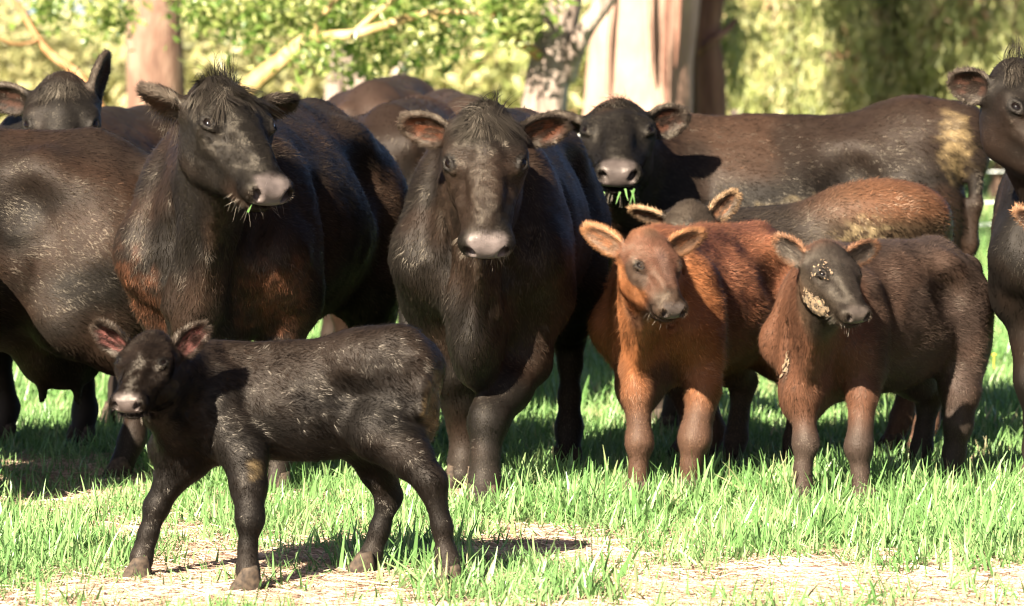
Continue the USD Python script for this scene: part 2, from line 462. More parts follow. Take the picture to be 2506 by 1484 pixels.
        for e in s.get("extra", []):
            if e[0] == "e":
                B.ell(self.loc(e[1]), e[2], k=e[3])
            else:
                B.cone(self.loc(e[1]), e[2], self.loc(e[3]), e[4], e[5])
        return B

    def head(self, B):
        hp, hs, R = self.hp, self.hs, self.hR
        calf = self.s.get("calf", False)
        cf = 1.0 if calf else 0.0
        def E(c, r, k, op="+", rot=None):
            B.ell(hp(*c), np.asarray(r) * hs, R=R if rot is None else rot @ R, k=k * hs, op=op)
        def C(a, ra, c, rc, k, op="+"):
            B.cone(hp(*a), ra * hs, hp(*c), rc * hs, k * hs, op=op)
        E((0, -0.09, -0.035), (0.112, 0.115, 0.085), 0.04)
        E((0, -0.165, 0.000), (0.060, 0.058, 0.052 + 0.006 * cf), 0.06)
        E((0, -0.06, 0.010 + 0.014 * cf), (0.110, 0.13, 0.046), 0.05)
        C((0, -0.02, 0.010), 0.060, (0, 0.22, -0.022), 0.042, 0.04)
        E((0, 0.10, 0.006), (0.042, 0.14, 0.030), 0.04)
        for m in (-1, 1):
            E((m * 0.102, -0.006, -0.008), (0.036, 0.060, 0.044), 0.045)
            C((m * 0.054, 0.02, -0.062), 0.056, (m * 0.032, 0.225, -0.046), 0.045, 0.04)
            E((m * 0.068, -0.045, -0.115), (0.042, 0.095, 0.090), 0.05)
            C((m * 0.054, -0.03, -0.165), 0.046, (m * 0.026, 0.215, -0.108), 0.036, 0.05)
            C((m * 0.092, 0.035, -0.052), 0.020, (m * 0.056, 0.14, -0.050), 0.014, 0.025)    # facial crest
            E((m * 0.092, -0.115, -0.030), (0.036, 0.040, 0.042), 0.04)
            E((m * 0.048, 0.275, -0.036), (0.038, 0.036, 0.036), 0.018)
            E((m * 0.030, 0.06, 0.026), (0.016, 0.10, 0.012), 0.03)
        C((0, -0.06, -0.10), 0.075, (0, 0.19, -0.085), 0.042, 0.05)
        E((0, 0.262, -0.048), (0.086, 0.058, 0.053), 0.03)
        E((0, 0.232, -0.108), (0.052, 0.050, 0.030), 0.03)
        self.eyes = []
        # carve: mouth, nostrils, tear troughs, eyes
        E((0, 0.298, -0.090), (0.082, 0.052, 0.0065), 0.010, "-")
        for m in (-1, 1):
            a = m * 0.60
            rot = np.array([[math.cos(a), 0, -math.sin(a)], [0, 1, 0], [math.sin(a), 0, math.cos(a)]])
            E((m * 0.054, 0.314, -0.036), (0.0150, 0.034, 0.025), 0.009, "-", rot)
            E((m * 0.122, 0.085, 0.006), (0.020, 0.050, 0.014), 0.030, "-")
            dv = unit([m * 0.60, 0.28, 0.74]) if calf else unit([m * 0.69, 0.26, 0.66]); yv = unit(np.cross([0, 0, 1.0], dv) * m); yv = yv * np.sign(yv[1]); zv = np.cross(dv, yv); zv = zv * np.sign(zv[2])
            c0 = np.array([m * 0.099, 0.008, 0.0165]) if calf else np.array([m * 0.1055, 0.008, 0.0105]); S = np.array([dv, yv, zv])
            E(c0 + dv * 0.040, (0.027, 0.036, 0.0175), 0.006, "-", S)
            arc = [(-0.031, -0.003, 0.011), (-0.016, 0.011, 0.021), (0.004, 0.0155, 0.025), (0.021, 0.008, 0.020), (0.033, -0.006, 0.011)]
            for (y0, z0, d0), (y1, z1, d1) in zip(arc[:-1], arc[1:]):
                C(c0 + yv * y0 + zv * z0 + dv * d0, 0.0032, c0 + yv * y1 + zv * z1 + dv * d1, 0.0032, 0.012)
                C(c0 + yv * y0 - zv * (z0 * 0.85 + 0.003) + dv * (d0 - 0.002), 0.0036, c0 + yv * y1 - zv * (z1 * 0.85 + 0.003) + dv * (d1 - 0.002), 0.0036, 0.012)
            C((m * 0.060, -0.040, 0.038), 0.014, (m * 0.108, -0.040, 0.016), 0.015, 0.03)                       # brow
            self.eyes.append((c0, dv))
        self.ears = []
        for side, ear in zip((1, -1), self.s["ears"]):
            e = unit(self.ld(ear["e"])); n0 = self.ld(ear["n"]); n = unit(n0 - e * (n0 @ e)); w = np.cross(e, n)
            l, wd = ear.get("l", 0.21) * hs, ear.get("w", 0.115) * hs
            base = hp(side * 0.102, -0.125, -0.030)
            Re = np.array([e, w, n])
            B.cone(hp(side * 0.06, -0.10, -0.04), 0.040 * hs, base + e * l * 0.16, 0.028 * hs, 0.03 * hs)
            t = 0.026 * hs
            B.ell(base + e * l * 0.42, (0.43 * l, 0.49 * wd, t), R=Re, k=0.02 * hs)
            B.ell(base + e * l * 0.66 + w * wd * 0.03, (0.36 * l, 0.33 * wd, 0.6 * t), R=Re, k=0.03 * hs)
            B.ell(base + e * l * 0.44 + n * 0.72 * t, (0.36 * l, 0.40 * wd, t), R=Re, k=0.010 * hs, op="-")
            B.ell(base + e * l * 0.66 + n * 0.66 * t, (0.26 * l, 0.26 * wd, t * 0.8), R=Re, k=0.016 * hs, op="-")
            self.ears.append((base, e, n, w, l, wd))

    def make(self):
        s = self.s
        B = self.shape()
        lo, hi = B.bounds()
        lo, hi = lo - 0.03, hi + 0.03
        coarse, fine = s.get("res", (0.016, 0.006))
        if "head" in s:
            hl, hh = self.head_box()
            rng_ = [[(hl[i], hh[i])] for i in range(3)]
        else:
            rng_ = [[], [], []]
        ax = [axis_steps(lo[i], hi[i], coarse, rng_[i], fine) for i in range(3)]
        D = B.field(*ax)
        V, F = surface_nets(D, *ax)
        # keep the largest piece
        from scipy.sparse import coo_matrix
        from scipy.sparse.csgraph import connected_components
        _, lab = connected_components(coo_matrix((np.ones(len(F) * 2), (np.r_[F[:, 0], F[:, 1]], np.r_[F[:, 1], F[:, 2]])), shape=(len(V), len(V))), directed=False)
        keep = lab == np.bincount(lab).argmax()
        remap = np.cumsum(keep) - 1
        F = remap[F[keep[F[:, 0]]]]; V = V[keep]
        V = smooth_mesh(V, F, 2)
        N = normals_of(V, F)
        q = self.q(V)
        inhead = self.inhead(q)
        a = s.get("lump", 0.010)
        nz = meshkit.fbm(V * 4.2 + s["seed"] * 7.3, 3, s["seed"]) - 0.5
        nz2 = meshkit.fbm(V * [16, 16, 6] + s["seed"], 2, s["seed"] + 5) - 0.5
        V = V + N * ((nz * 2.6 * a + nz2 * 1.0 * a) * (1 - 0.9 * inhead) * sstep(0.12, 0.5, V[:, 2] + 0.0))[:, None]
        N = normals_of(V, F)
        self.V, self.F, self.N = V, F, N
        return self

    def q(self, V):
        if "head" not in self.s:
            return np.full((len(V), 3), 9.0)
        q = ((V - self.ho) @ self.hR.T) / self.hs
        if self.s.get("calf"):
            q[:, 1] = np.where(q[:, 1] > 0, q[:, 1] / 0.86, q[:, 1])
        return q
    @staticmethod
    def inhead(q):
        return sstep(-0.30, -0.10, q[:, 1]) * sstep(0.30, 0.20, np.linalg.norm(q - [0, 0.05, -0.05], axis=1) * 0.72)
    def head_box(self):
        c = np.array([self.hp(x, y, z) for x in (-0.13, 0.13) for y in (-0.22, 0.33) for z in (-0.16, 0.06)])
        for side, ear in zip((1, -1), self.s["ears"]):
            e = unit(self.ld(ear["e"]))
            c = np.vstack([c, self.hp(side * 0.09, -0.125, -0.03) + e * ear.get("l", 0.21) * self.hs])
        return c.min(0) - 0.02, c.max(0) + 0.02

    def regions(self, V, q):
        """nose pad, eye rim, inner ear and lower leg, each 0 to 1."""
        nose = sstep(0.252, 0.292, q[:, 1] + 0.25 * np.minimum(q[:, 2] + 0.03, 0.02)) * sstep(-0.088, -0.072, q[:, 2]) * sstep(0.074, 0.050, np.abs(q[:, 0])) * (q[:, 1] < 0.4)
        eye = np.zeros(len(V))
        for c0, dv in getattr(self, "eyes", []):
            eye = np.maximum(eye, sstep(0.042, 0.026, np.linalg.norm(q - (c0 + dv * 0.016), axis=1)))
        inner, edge = np.zeros(len(V)), np.zeros(len(V))
        self.earmask = np.zeros(len(V))
        for base, e, n, w, l, wd in getattr(self, "ears", []):
            d = V - base
            a, bq, c = d @ e / l, d @ w / (wd * 0.5), d @ n
            m = (a > 0.10) & (a < 1.1) & (np.abs(bq) < 1.2) & (np.abs(c) < 0.05 * self.hs)
            r = np.sqrt(((a - 0.5) / 0.5) ** 2 + bq ** 2)
            st = meshkit.noise(np.stack([a * 5, bq * 6 + a * 3, 0 * a], 1) + self.s["seed"], 3)
            inner = np.maximum(inner, m * (self.Nq @ n > 0.25) * sstep(0.85, 0.45, r) * (0.15 + 0.85 * sstep(0.45, 0.7, st)))
            edge = np.maximum(edge, m * sstep(0.62, 0.92, r) * (a > 0.2))
            self.earmask = np.maximum(self.earmask, m * sstep(0.10, 0.25, a))
        return nose, eye, inner, edge

    def colour(self, V, N):
        q = self.q(V); self.Nq = N
        nose, eye, inner, edge = self.regions(V, q)
        col = self.s["coat"](self, V, q, N)
        col = col * (1 - edge[:, None]) + edge[:, None] * (col * 0.3 + 0.7 * np.array(self.s.get("ear_edge", (0.03, 0.022, 0.016))))
        col = col * (1 - inner[:, None]) + inner[:, None] * np.array(self.s.get("ear_in", (0.03, 0.014, 0.009)))
        skin = np.array(self.s.get("nose", (0.046, 0.036, 0.031))) * (0.55 + 0.9 * meshkit.fbm(q * 45.0, 3, 5))[:, None]
        col = col * (1 - nose[:, None]) + nose[:, None] * skin
        col = col * (1 - eye[:, None]) + eye[:, None] * np.array((0.0035, 0.0028, 0.0022))
        return col, nose, inner, edge

    def flow(self, V, q, N):
        """Which way the hair lies."""
        s = self.s
        d = np.tile([-1.0, 0, -0.55], (len(V), 1))
        low = sstep(self.zb + 0.15 * self.H, self.zb - 0.05, V[:, 2])[:, None]
        d = d * (1 - low) + low * np.array([-0.25, 0, -1.0])
        front = sstep(0.33 * self.L, 0.48 * self.L, V[:, 0])[:, None]
        d = d * (1 - front) + front * np.array([-0.25, 0, -1.0])
        if "head" in s:
            h = self.inhead(q)[:, None]
            r = np.stack([q[:, 0] * 1.2, q[:, 1] + 0.0, 0 * q[:, 0]], 1)
            r = unit(r + 1e-6) @ self.hR
            d = d * (1 - h) + h * r
            for base, e, n, w, l, wd in self.ears:
                dd = V - base
                m = ((dd @ e > 0.02) & (np.linalg.norm(dd - e * l * 0.5, axis=1) < l * 0.62))[:, None]
                out = e + 0.9 * w * np.sign(dd @ w)[:, None]
                d = np.where(m, out, d)
        k = s.get("swirl", 0.5)
        f = s.get("swirl_scale", 9.0)
        for ax in range(3):
            d[:, ax] += k * 2 * (meshkit.fbm(V * f + 31.7 * ax, 2, s["seed"] + ax) - 0.5)
        return unit(d - N * (d * N).sum(1, keepdims=True))

    def build(self):
        s = self.s
        rng = np.random.default_rng(s["seed"])
        self.make()
        V, F, N = self.V, self.F, self.N
        t = thing(s["name"], s["label"], s["category"], self.o, s["yaw"], s.get("group"))
        self.t = t
        col, bare, inner, edge = self.colour(V, N)
        vmesh("body", V, F, N, "hide", t, col * 0.85, bare)
        if "head" in s:
            for c0, dv in self.eyes:
                e = trimesh.creation.icosphere(3, 0.0310 * self.hs); e.apply_translation(self.hp(*(c0 - dv * 0.0045)))
                obj("eye", e, "eyeball", t, True)
        self.fur(rng, s.get("hairs", 30000))
        if s.get("locks"):
            self.forelock(rng)
        if s.get("whiskers"):
            self.whisk(rng)
        if s.get("hoof", True):
            self.hoofs()
        for fn in s.get("more", []):
            fn(self, rng)
        return t

    def sample(self, rng, n, weight):
        V, F = self.V, self.F
        a = np.linalg.norm(np.cross(V[F[:, 1]] - V[F[:, 0]], V[F[:, 2]] - V[F[:, 0]]), axis=1)
        w = a * weight[F].mean(1)
        f = rng.choice(len(F), n, p=w / w.sum())
        u, v = rng.random(n), rng.random(n)
        flip = u + v > 1
        u[flip], v[flip] = 1 - u[flip], 1 - v[flip]
        c = np.stack([1 - u - v, u, v], 1)
        return (V[F[f]] * c[:, :, None]).sum(1), unit((self.N[F[f]] * c[:, :, None]).sum(1))

    def fur(self, rng, n):
        s = self.s
        view = unit(self.ld(EYE - self.o))
        q = self.q(self.V)
        hd = self.inhead(q)
        self.Nq = self.N
        nose, eye, inner, edge = self.regions(self.V, q)
        w = np.clip(self.N @ view + 0.40, 0.06, 1.0) * (1 + s.get("head_dense", 14.0) * np.maximum(hd, self.earmask)) * (1 - 0.99 * np.clip(nose + np.clip(eye * 2 - 1.1, 0, 1), 0, 1)) * sstep(0.03, 0.06, self.V[:, 2]) * (1 + 2.0 * sstep(self.zb, self.zb * 0.7, self.V[:, 2]))
        p, nn = self.sample(rng, n, w)
        q = self.q(p)
        col, bare, inn, edg = self.colour(p, nn)
        hd, em = self.inhead(q), self.earmask.copy()
        t = self.flow(p, q, nn)
        j = s.get("jitter", 0.35)
        t = t + rng.normal(size=(n, 3)) * j
        t = unit(t - nn * (t * nn).sum(1, keepdims=True))
        ln = s.get("fur", 0.022) * (1 - (0.40 if s.get("calf") else 0.55) * hd * (1 - em)) * (1 - 0.48 * sstep(self.zb * 1.05, self.zb * 0.75, p[:, 2]))
        ln = np.where(em > 0.5, s.get("ear_fur", 0.016), ln) * (1 + 0.15 * edg) * (1 - 0.45 * np.clip(inn * 2, 0, 1))
        ln = ln * rng.uniform(0.6, 1.35, n)
        lift = np.clip(s.get("lift", 0.26) * (1 - 0.4 * sstep(self.zb, self.zb * 0.6, p[:, 2])) + 0.15 * rng.normal(size=n) + 0.05 * edg, 0.08, 0.9)
        lay = 2.0 * (meshkit.fbm(p * s.get("lay_scale", 9.0) + 50, 3, s["seed"] + 40) - 0.5)
        b = np.cross(nn, t)
        b = unit(b + nn * rng.normal(size=(n, 1)) * 0.35)
        lay = lay * (1 - 0.5 * hd) + hd * (0.5 if s.get("calf") else 1.5) * (meshkit.fbm(p * 34.0 / self.hs if "head" in s else p, 2, s["seed"] + 60) - 0.5)
        wd = s.get("hair_w", 0.0028) * (1 - 0.2 * hd) * rng.uniform(0.6, 1.3, n)
        root = p - nn * 0.0015
        tip = root + t * (ln * np.cos(lift))[:, None] + nn * (ln * np.sin(lift))[:, None]
        VV = np.stack([root - b * wd[:, None] / 2, root + b * wd[:, None] / 2, tip], 1)
        tilt = nn + b * (rng.normal(size=(n, 1)) * s.get("glint", 0.16) + s.get("streak", 0.55) * (meshkit.noise(p * 75.0, 3) - 0.5)[:, None]) + t * (0.10 + s.get("lay", 1.3) * lay[:, None] + 0.10 * rng.normal(size=(n, 1)))
        NN = unit(tilt)
        g = np.cross(VV[:, 1] - VV[:, 0], VV[:, 2] - VV[:, 0])
        fl = (g * nn).sum(1) < 0
        VV[fl] = VV[fl][:, [1, 0, 2]]
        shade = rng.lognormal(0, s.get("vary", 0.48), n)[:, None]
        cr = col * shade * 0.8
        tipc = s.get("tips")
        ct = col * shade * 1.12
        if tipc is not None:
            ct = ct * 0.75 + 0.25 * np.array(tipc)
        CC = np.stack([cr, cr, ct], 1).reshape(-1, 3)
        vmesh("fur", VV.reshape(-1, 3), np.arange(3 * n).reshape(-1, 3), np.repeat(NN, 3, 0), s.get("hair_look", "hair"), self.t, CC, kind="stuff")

    def strand_mesh(self, name, V, F, N, T, col, rng, tipmul=1.3, per=None, **kw):
        k = len(V)
        g = np.cross(V[F[:, 1]] - V[F[:, 0]], V[F[:, 2]] - V[F[:, 0]])
        F = np.where(((g * (N[F[:, 0]] + N[F[:, 1]] + N[F[:, 2]])).sum(1) < 0)[:, None], F[:, ::-1], F)
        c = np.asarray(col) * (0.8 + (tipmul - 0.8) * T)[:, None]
        if per is not None:
            c = c * np.repeat(rng.lognormal(0, 0.35, k // per), per)[:, None]
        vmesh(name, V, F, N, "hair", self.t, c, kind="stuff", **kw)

    def forelock(self, rng):
        """Long hair of the poll, as locks that part around the crown."""
        k = self.s["locks"]
        tree = cKDTree(self.q(self.V))
        allm = []
        for part in ("crown", "front"):
            n = int(1.7 * k.get("n", 500) * (0.14 if part == "crown" else 0.86))
            nb = k.get("bunch", 26) if part == "crown" else 40
            bx, by = rng.normal(size=nb) * k.get("wx", 0.040) * (0.7 if part == "crown" else 1), rng.normal(size=nb) * k.get("wy", 0.026)
            lock = rng.integers(0, nb, n)
            x = bx[lock] + rng.normal(size=n) * 0.009
            y = (-0.185 if part == "crown" else -0.125) + by[lock] + rng.normal(size=n) * 0.009
            _, i = tree.query(np.stack([x, np.clip(y, -0.225, -0.03), np.full(n, 0.05)], 1))
            p = self.V[i] + rng.normal(size=(n, 3)) * 0.003; nn = self.N[i]
            cd = rng.normal(size=(nb, 3))
            down = np.array([0, 1.0, -0.15]) @ self.hR + np.clip(x / 0.07, -1.2, 1.2)[:, None] * self.hR[0] * 0.7
            wind = self.ld(k.get("wind", np.array([-0.5, 0.3, 0.2])))
            if part == "crown":
                d0 = nn * 0.3 + np.array([0, -0.45, 0.7]) @ self.hR * k.get("up", 0.6) + cd[lock] * 0.30 + wind * 0.8
                d2 = wind * 1.3 + cd[lock] * 0.35 + down * 0.35
                L = k.get("l", 0.09) * rng.uniform(0.6, 1.1, n) * (0.8 + 0.25 * np.abs(cd[lock, 0]))
            else:
                d0 = nn * 0.30 + down * 0.8 + cd[lock] * 0.22
                d2 = down * 1.0 + cd[lock] * 0.28 + nn * k.get("hold", -0.12)
                L = k.get("l", 0.09) * rng.uniform(0.5, 0.95, n)
            d0 = d0 + rng.normal(size=(n, 3)) * 0.07
            V, F, N, T = ribbons(p, d0, unit(np.cross(d0, d2 + 0.01) + 1e-5), L, 0.0018, 6, rng, droop=0.5 if part == "crown" else 0.05, curl=0.30, dirs2=unit(d2 + cd[lock] * 0.1))
            rep = np.repeat(np.arange(n), 14)
            N = unit(N * np.sign((N * nn[rep]).sum(1, keepdims=True) + 1e-9) * 0.35 + nn[rep] * 0.8 + cd[lock][rep] * 0.30)
            allm.append((V, F, N, T))
        off = np.cumsum([0] + [len(m[0]) for m in allm])
        V, N, T = (np.concatenate([m[j] for m in allm]) for j in (0, 2, 3)); F = np.vstack([m[1] + o for m, o in zip(allm, off)])
        self.strand_mesh("forelock", V, F, N, T, k.get("col", (0.0125, 0.0098, 0.0072)), rng, 1.4, 14)

    def whisk(self, rng):
        n = self.s["whiskers"]
        a = rng.uniform(-1, 1, n)
        q = np.stack([a * 0.075, rng.uniform(0.20, 0.29, n), -0.09 - 0.045 * rng.random(n) * (1 - 0.5 * a * a)], 1)
        tree = cKDTree(self.q(self.V))
        _, i = tree.query(q)
        p, nn = self.V[i], self.N[i]
        d = nn * 0.9 + rng.normal(size=(n, 3)) * 0.35 + np.array([0, 0.35, -0.6]) @ self.hR
        V, F, N, T = ribbons(p, d, rng.normal(size=(n, 3)), rng.uniform(0.02, 0.055, n) * self.hs, 0.0008, 4, rng, droop=0.25, curl=0.3)
        self.strand_mesh("whiskers", V, F, N, T, (0.10, 0.085, 0.065), rng, 2.2, 10)

    def ear_fringe(self, rng, k, n=320, length=0.16):
        base, e, nrm, w, l, wd = self.ears[k]
        a = rng.uniform(0.02, 0.75, n)
        side = w if w[2] < 0 else -w
        p = base + e * (a * l)[:, None] + side * (wd * 0.40 * np.sqrt(np.clip(1 - ((a - 0.45) / 0.55) ** 2, 0, 1)))[:, None] + rng.normal(size=(n, 3)) * 0.006
        lock = rng.integers(0, 14, n); cd = rng.normal(size=(14, 3))
        d = side * 0.7 + e * 0.3 + cd[lock] * 0.15
        V, F, N, T = ribbons(p, d, unit(np.tile(e, (n, 1)) + rng.normal(size=(n, 3)) * 0.3), length * rng.uniform(0.4, 1.1, n) * (1.15 - 0.7 * a), 0.002, 6, rng, droop=1.0, curl=0.15)
        view = unit(self.ld(EYE - self.o))
        N = unit(N * np.sign(N @ view)[:, None] * 0.5 + view * 0.4)
        self.strand_mesh("ear_hair", V, F, N, T, (0.012, 0.0095, 0.007), rng, 1.5, 14)

    def chips(self, rng, name, centre, radii, n, size, head=True, mat="mud", flat=0.22):
        """Clods and flakes stuck in the coat."""
        base = self.q(self.V) if head else self.V
        d = np.linalg.norm((base - centre) / radii, axis=1)
        w = np.clip(1.15 - d, 0, 1) ** 1.2 * np.clip(self.N @ unit(self.ld(EYE - self.o)) + 0.3, 0, 1)
        if w.sum() <= 0:
            return
        p, nn = self.sample(rng, n, w)
        ico = trimesh.creation.icosphere(0, 1.0) if size > 0.007 else trimesh.creation.octahedron() if hasattr(trimesh.creation, "octahedron") else trimesh.creation.icosphere(0, 1.0)
        V, F = np.array(ico.vertices), np.array(ico.faces)
        a = unit(np.cross(nn, rng.normal(size=(n, 3)))); b = np.cross(nn, a)
        s1 = size * rng.lognormal(0, 0.45, n)
        VV = V[None] * (1 + 0.35 * rng.normal(size=(n, len(V), 1)))
        W = p[:, None] + nn[:, None] * (0.006 if head else 0.006) + s1[:, None, None] * (VV[..., :1] * a[:, None] * rng.uniform(0.7, 1.8, (n, 1, 1)) + VV[..., 1:2] * b[:, None] + VV[..., 2:] * nn[:, None] * flat)
        obj(name, (W.reshape(-1, 3), (F[None] + (np.arange(n) * len(V))[:, None, None]).reshape(-1, 3)), mat, self.t, kind="stuff")

    def hoofs(self):
        for hoof, ft, lw in self.s["hooves"]:
            r = 0.052 * lw
            parts = []
            fwd = np.array([1.0, 0, 0])
            z0 = max(0.0, hoof[2] - 0.045 * lw)
            for m in (-1, 1):
                t = np.linspace(0, 2 * np.pi, 14, endpoint=False)
                ring = lambda x0, x1, wy, z, sl=0.0: np.stack([(x0 + x1) / 2 + (x1 - x0) / 2 * np.cos(t), wy * np.sin(t) * (1 - 0.35 * np.maximum(np.cos(t), 0) ** 2), z + sl * np.cos(t)], 1)
                pts = np.vstack([ring(-0.95, 1.45, 0.46, 0.0), ring(-0.92, 1.40, 0.48, 0.18), ring(-0.80, 0.75, 0.52, 1.25, -0.12), ring(-0.6, 0.45, 0.40, 1.65, -0.1)]) * r
                c = trimesh.convex.convex_hull(pts)
                c.apply_transform(trimesh.transformations.rotation_matrix(m * 0.10, [0, 0, 1]))
                c.apply_translation([hoof[0] + 0.004 * lw, hoof[1] + m * r * 0.56, z0])
                parts.append(c)
            obj("hoof", trimesh.util.concatenate(parts), "horn", self.t, 50)

# ------------------------------------------------------------------ ground
mat("ground_look", {
    "g": ("geometry", {}), "sp": ("separate_xyz", {}),
    "n1": ("noise_texture", {"scale": 1.1, "detail": 4.0}), "n2": ("noise_texture", {"scale": 38.0, "detail": 5.0, "roughness": 0.7}), "n3": ("noise_texture", {"scale": 0.12, "detail": 3.0}),
    "soil": ("rgb_ramp", {"ramp": [(0.25, (0.11, 0.068, 0.045)), (0.45, (0.22, 0.150, 0.105)), (0.62, (0.32, 0.23, 0.165)), (0.8, (0.42, 0.31, 0.23))]}),
    "turf": ("rgb_ramp", {"ramp": [(0.3, (0.045, 0.085, 0.015)), (0.55, (0.10, 0.17, 0.035)), (0.75, (0.24, 0.24, 0.09))]}),
    "far": ("rgb_ramp", {"ramp": [(0.35, (0.20, 0.22, 0.075)), (0.5, (0.33, 0.30, 0.13)), (0.65, (0.46, 0.39, 0.19))]}),
    "d1": ("map_range", {"from_min": 15.2, "from_max": 18.5, "clamp": True}), "d2": ("map_range", {"from_min": 34.0, "from_max": 60.0, "clamp": True}),
    "m1": ("mix_color", {}), "m2": ("mix_color", {}), "b": ("bump", {"strength": 0.8, "distance": 0.02}),
    "p": ("principled_bsdf", {"roughness": 0.9, "specular_ior_level": 0.15})},
    [("g.position", "sp.vector"), ("g.position", "n1.vector"), ("g.position", "n2.vector"), ("g.position", "n3.vector"), ("n2.fac", "soil.fac"), ("n2.fac", "turf.fac"), ("n3.fac", "far.fac"),
     ("sp.y", "d1.value"), ("sp.y", "d2.value"), ("d1.result", "m1.fac"), ("soil.color", "m1.a"), ("turf.color", "m1.b"), ("m1.result", "m2.a"), ("far.color", "m2.b"), ("d2.result", "m2.fac"),
     ("m2.result", "p.base_color"), ("n2.fac", "b.height"), ("b.normal", "p.normal")])
def ground_height(x, y):
    p = np.stack([np.asarray(x, float), np.asarray(y, float), 0 * np.asarray(x, float)], -1)
    return 0.05 * (meshkit.fbm(p * 0.9, 3, 71) - 0.78) * np.clip((y - 8) / 4, 0, 1) * np.clip((60 - y) / 20, 0.1, 1)
gx = np.unique(np.concatenate([np.linspace(-900, -20, 12), np.arange(-20, -5, 0.6), np.arange(-5, 5, 0.10), np.arange(5, 20, 0.6), np.linspace(20, 900, 12)]))
gy = np.unique(np.concatenate([np.linspace(-300, 6, 8), np.arange(6, 12.5, 0.5), np.arange(12.5, 22, 0.10), np.arange(22, 60, 0.6), np.linspace(60, 2500, 24)]))
GX, GY = np.meshgrid(gx, gy, indexing="ij")
GZ = ground_height(GX.ravel(), GY.ravel())
gi = np.arange(len(gx) * len(gy)).reshape(len(gx), len(gy))
GF = np.stack([gi[:-1, :-1].ravel(), gi[1:, :-1].ravel(), gi[1:, 1:].ravel(), gi[:-1, 1:].ravel()], 1)
GV = np.stack([GX.ravel(), GY.ravel(), GZ], 1)
vmesh("ground", GV, GF, None, "ground_look", kind="structure")

# ------------------------------------------------------------------ trees, branches and fences
def bark_material(name, stops, scale=6.0, stretch=0.12, rough=0.85, bump=0.6):
    mat(name, {
        "t": ("texture_coordinate", {}), "mp": ("mapping", {"scale": (1.0, 1.0, stretch)}), "n": ("noise_texture", {"scale": scale, "detail": 6.0, "roughness": 0.62, "distortion": 0.4}),
        "n2": ("noise_texture", {"scale": scale * 5, "detail": 4.0}), "r": ("rgb_ramp", {"ramp": stops}), "b": ("bump", {"strength": bump, "distance": 0.03}),
        "p": ("principled_bsdf", {"roughness": rough, "specular_ior_level": 0.2})},
        [("t.object", "mp.vector"), ("mp.vector", "n.vector"), ("mp.vector", "n2.vector"), ("n.fac", "r.fac"), ("r.color", "p.base_color"), ("n2.fac", "b.height"), ("b.normal", "p.normal")])
bark_material("bark_brown", [(0.3, (0.05, 0.026, 0.017)), (0.5, (0.115, 0.065, 0.044)), (0.62, (0.165, 0.105, 0.072)), (0.72, (0.26, 0.18, 0.13))], 7.0, 0.3)
bark_material("bark_pink", [(0.28, (0.13, 0.070, 0.048)), (0.42, (0.22, 0.130, 0.092)), (0.54, (0.25, 0.155, 0.110)), (0.70, (0.31, 0.220, 0.160))], 3.0, 0.40, bump=0.6)
bark_material("bark_red", [(0.3, (0.06, 0.026, 0.018)), (0.5, (0.15, 0.075, 0.050)), (0.7, (0.23, 0.13, 0.09))], 7.0, 0.12)
bark_material("bark_grey", [(0.3, (0.045, 0.032, 0.024)), (0.46, (0.14, 0.105, 0.082)), (0.6, (0.22, 0.175, 0.140)), (0.75, (0.30, 0.25, 0.20))], 9.0, 0.25)
bark_material("bark_dark", [(0.3, (0.035, 0.022, 0.016)), (0.7, (0.12, 0.075, 0.05))], 9.0, 0.2)
bark_material("limb_yellow", [(0.3, (0.15, 0.095, 0.03)), (0.5, (0.25, 0.18, 0.07)), (0.7, (0.36, 0.28, 0.15))], 10.0, 0.5, 0.6, 0.2)
bark_material("limb_orange", [(0.3, (0.16, 0.075, 0.03)), (0.6, (0.27, 0.145, 0.06)), (0.75, (0.36, 0.26, 0.17))], 10.0, 0.5, 0.6, 0.2)
leaf_material("leaf_green", [(0.0, (0.050, 0.095, 0.015)), (0.4, (0.13, 0.19, 0.035)), (0.7, (0.25, 0.28, 0.08)), (1.0, (0.40, 0.39, 0.16))], 0.4, 0.35)
leaf_material("leaf_gum", [(0.0, (0.12, 0.14, 0.045)), (0.35, (0.24, 0.26, 0.085)), (0.7, (0.38, 0.37, 0.15)), (0.93, (0.45, 0.40, 0.20)), (1.0, (0.32, 0.15, 0.09))], 0.35, 0.4)
leaf_material("leaf_far", [(0.0, (0.10, 0.105, 0.04)), (0.5, (0.23, 0.22, 0.085)), (1.0, (0.40, 0.36, 0.18))], 0.35, 0.5)
plain("white_rail", (0.74, 0.73, 0.70), 0.5)
plain("white_tape", (0.70, 0.70, 0.66), 0.5)
plain("steel_post", (0.10, 0.07, 0.05), 0.6)

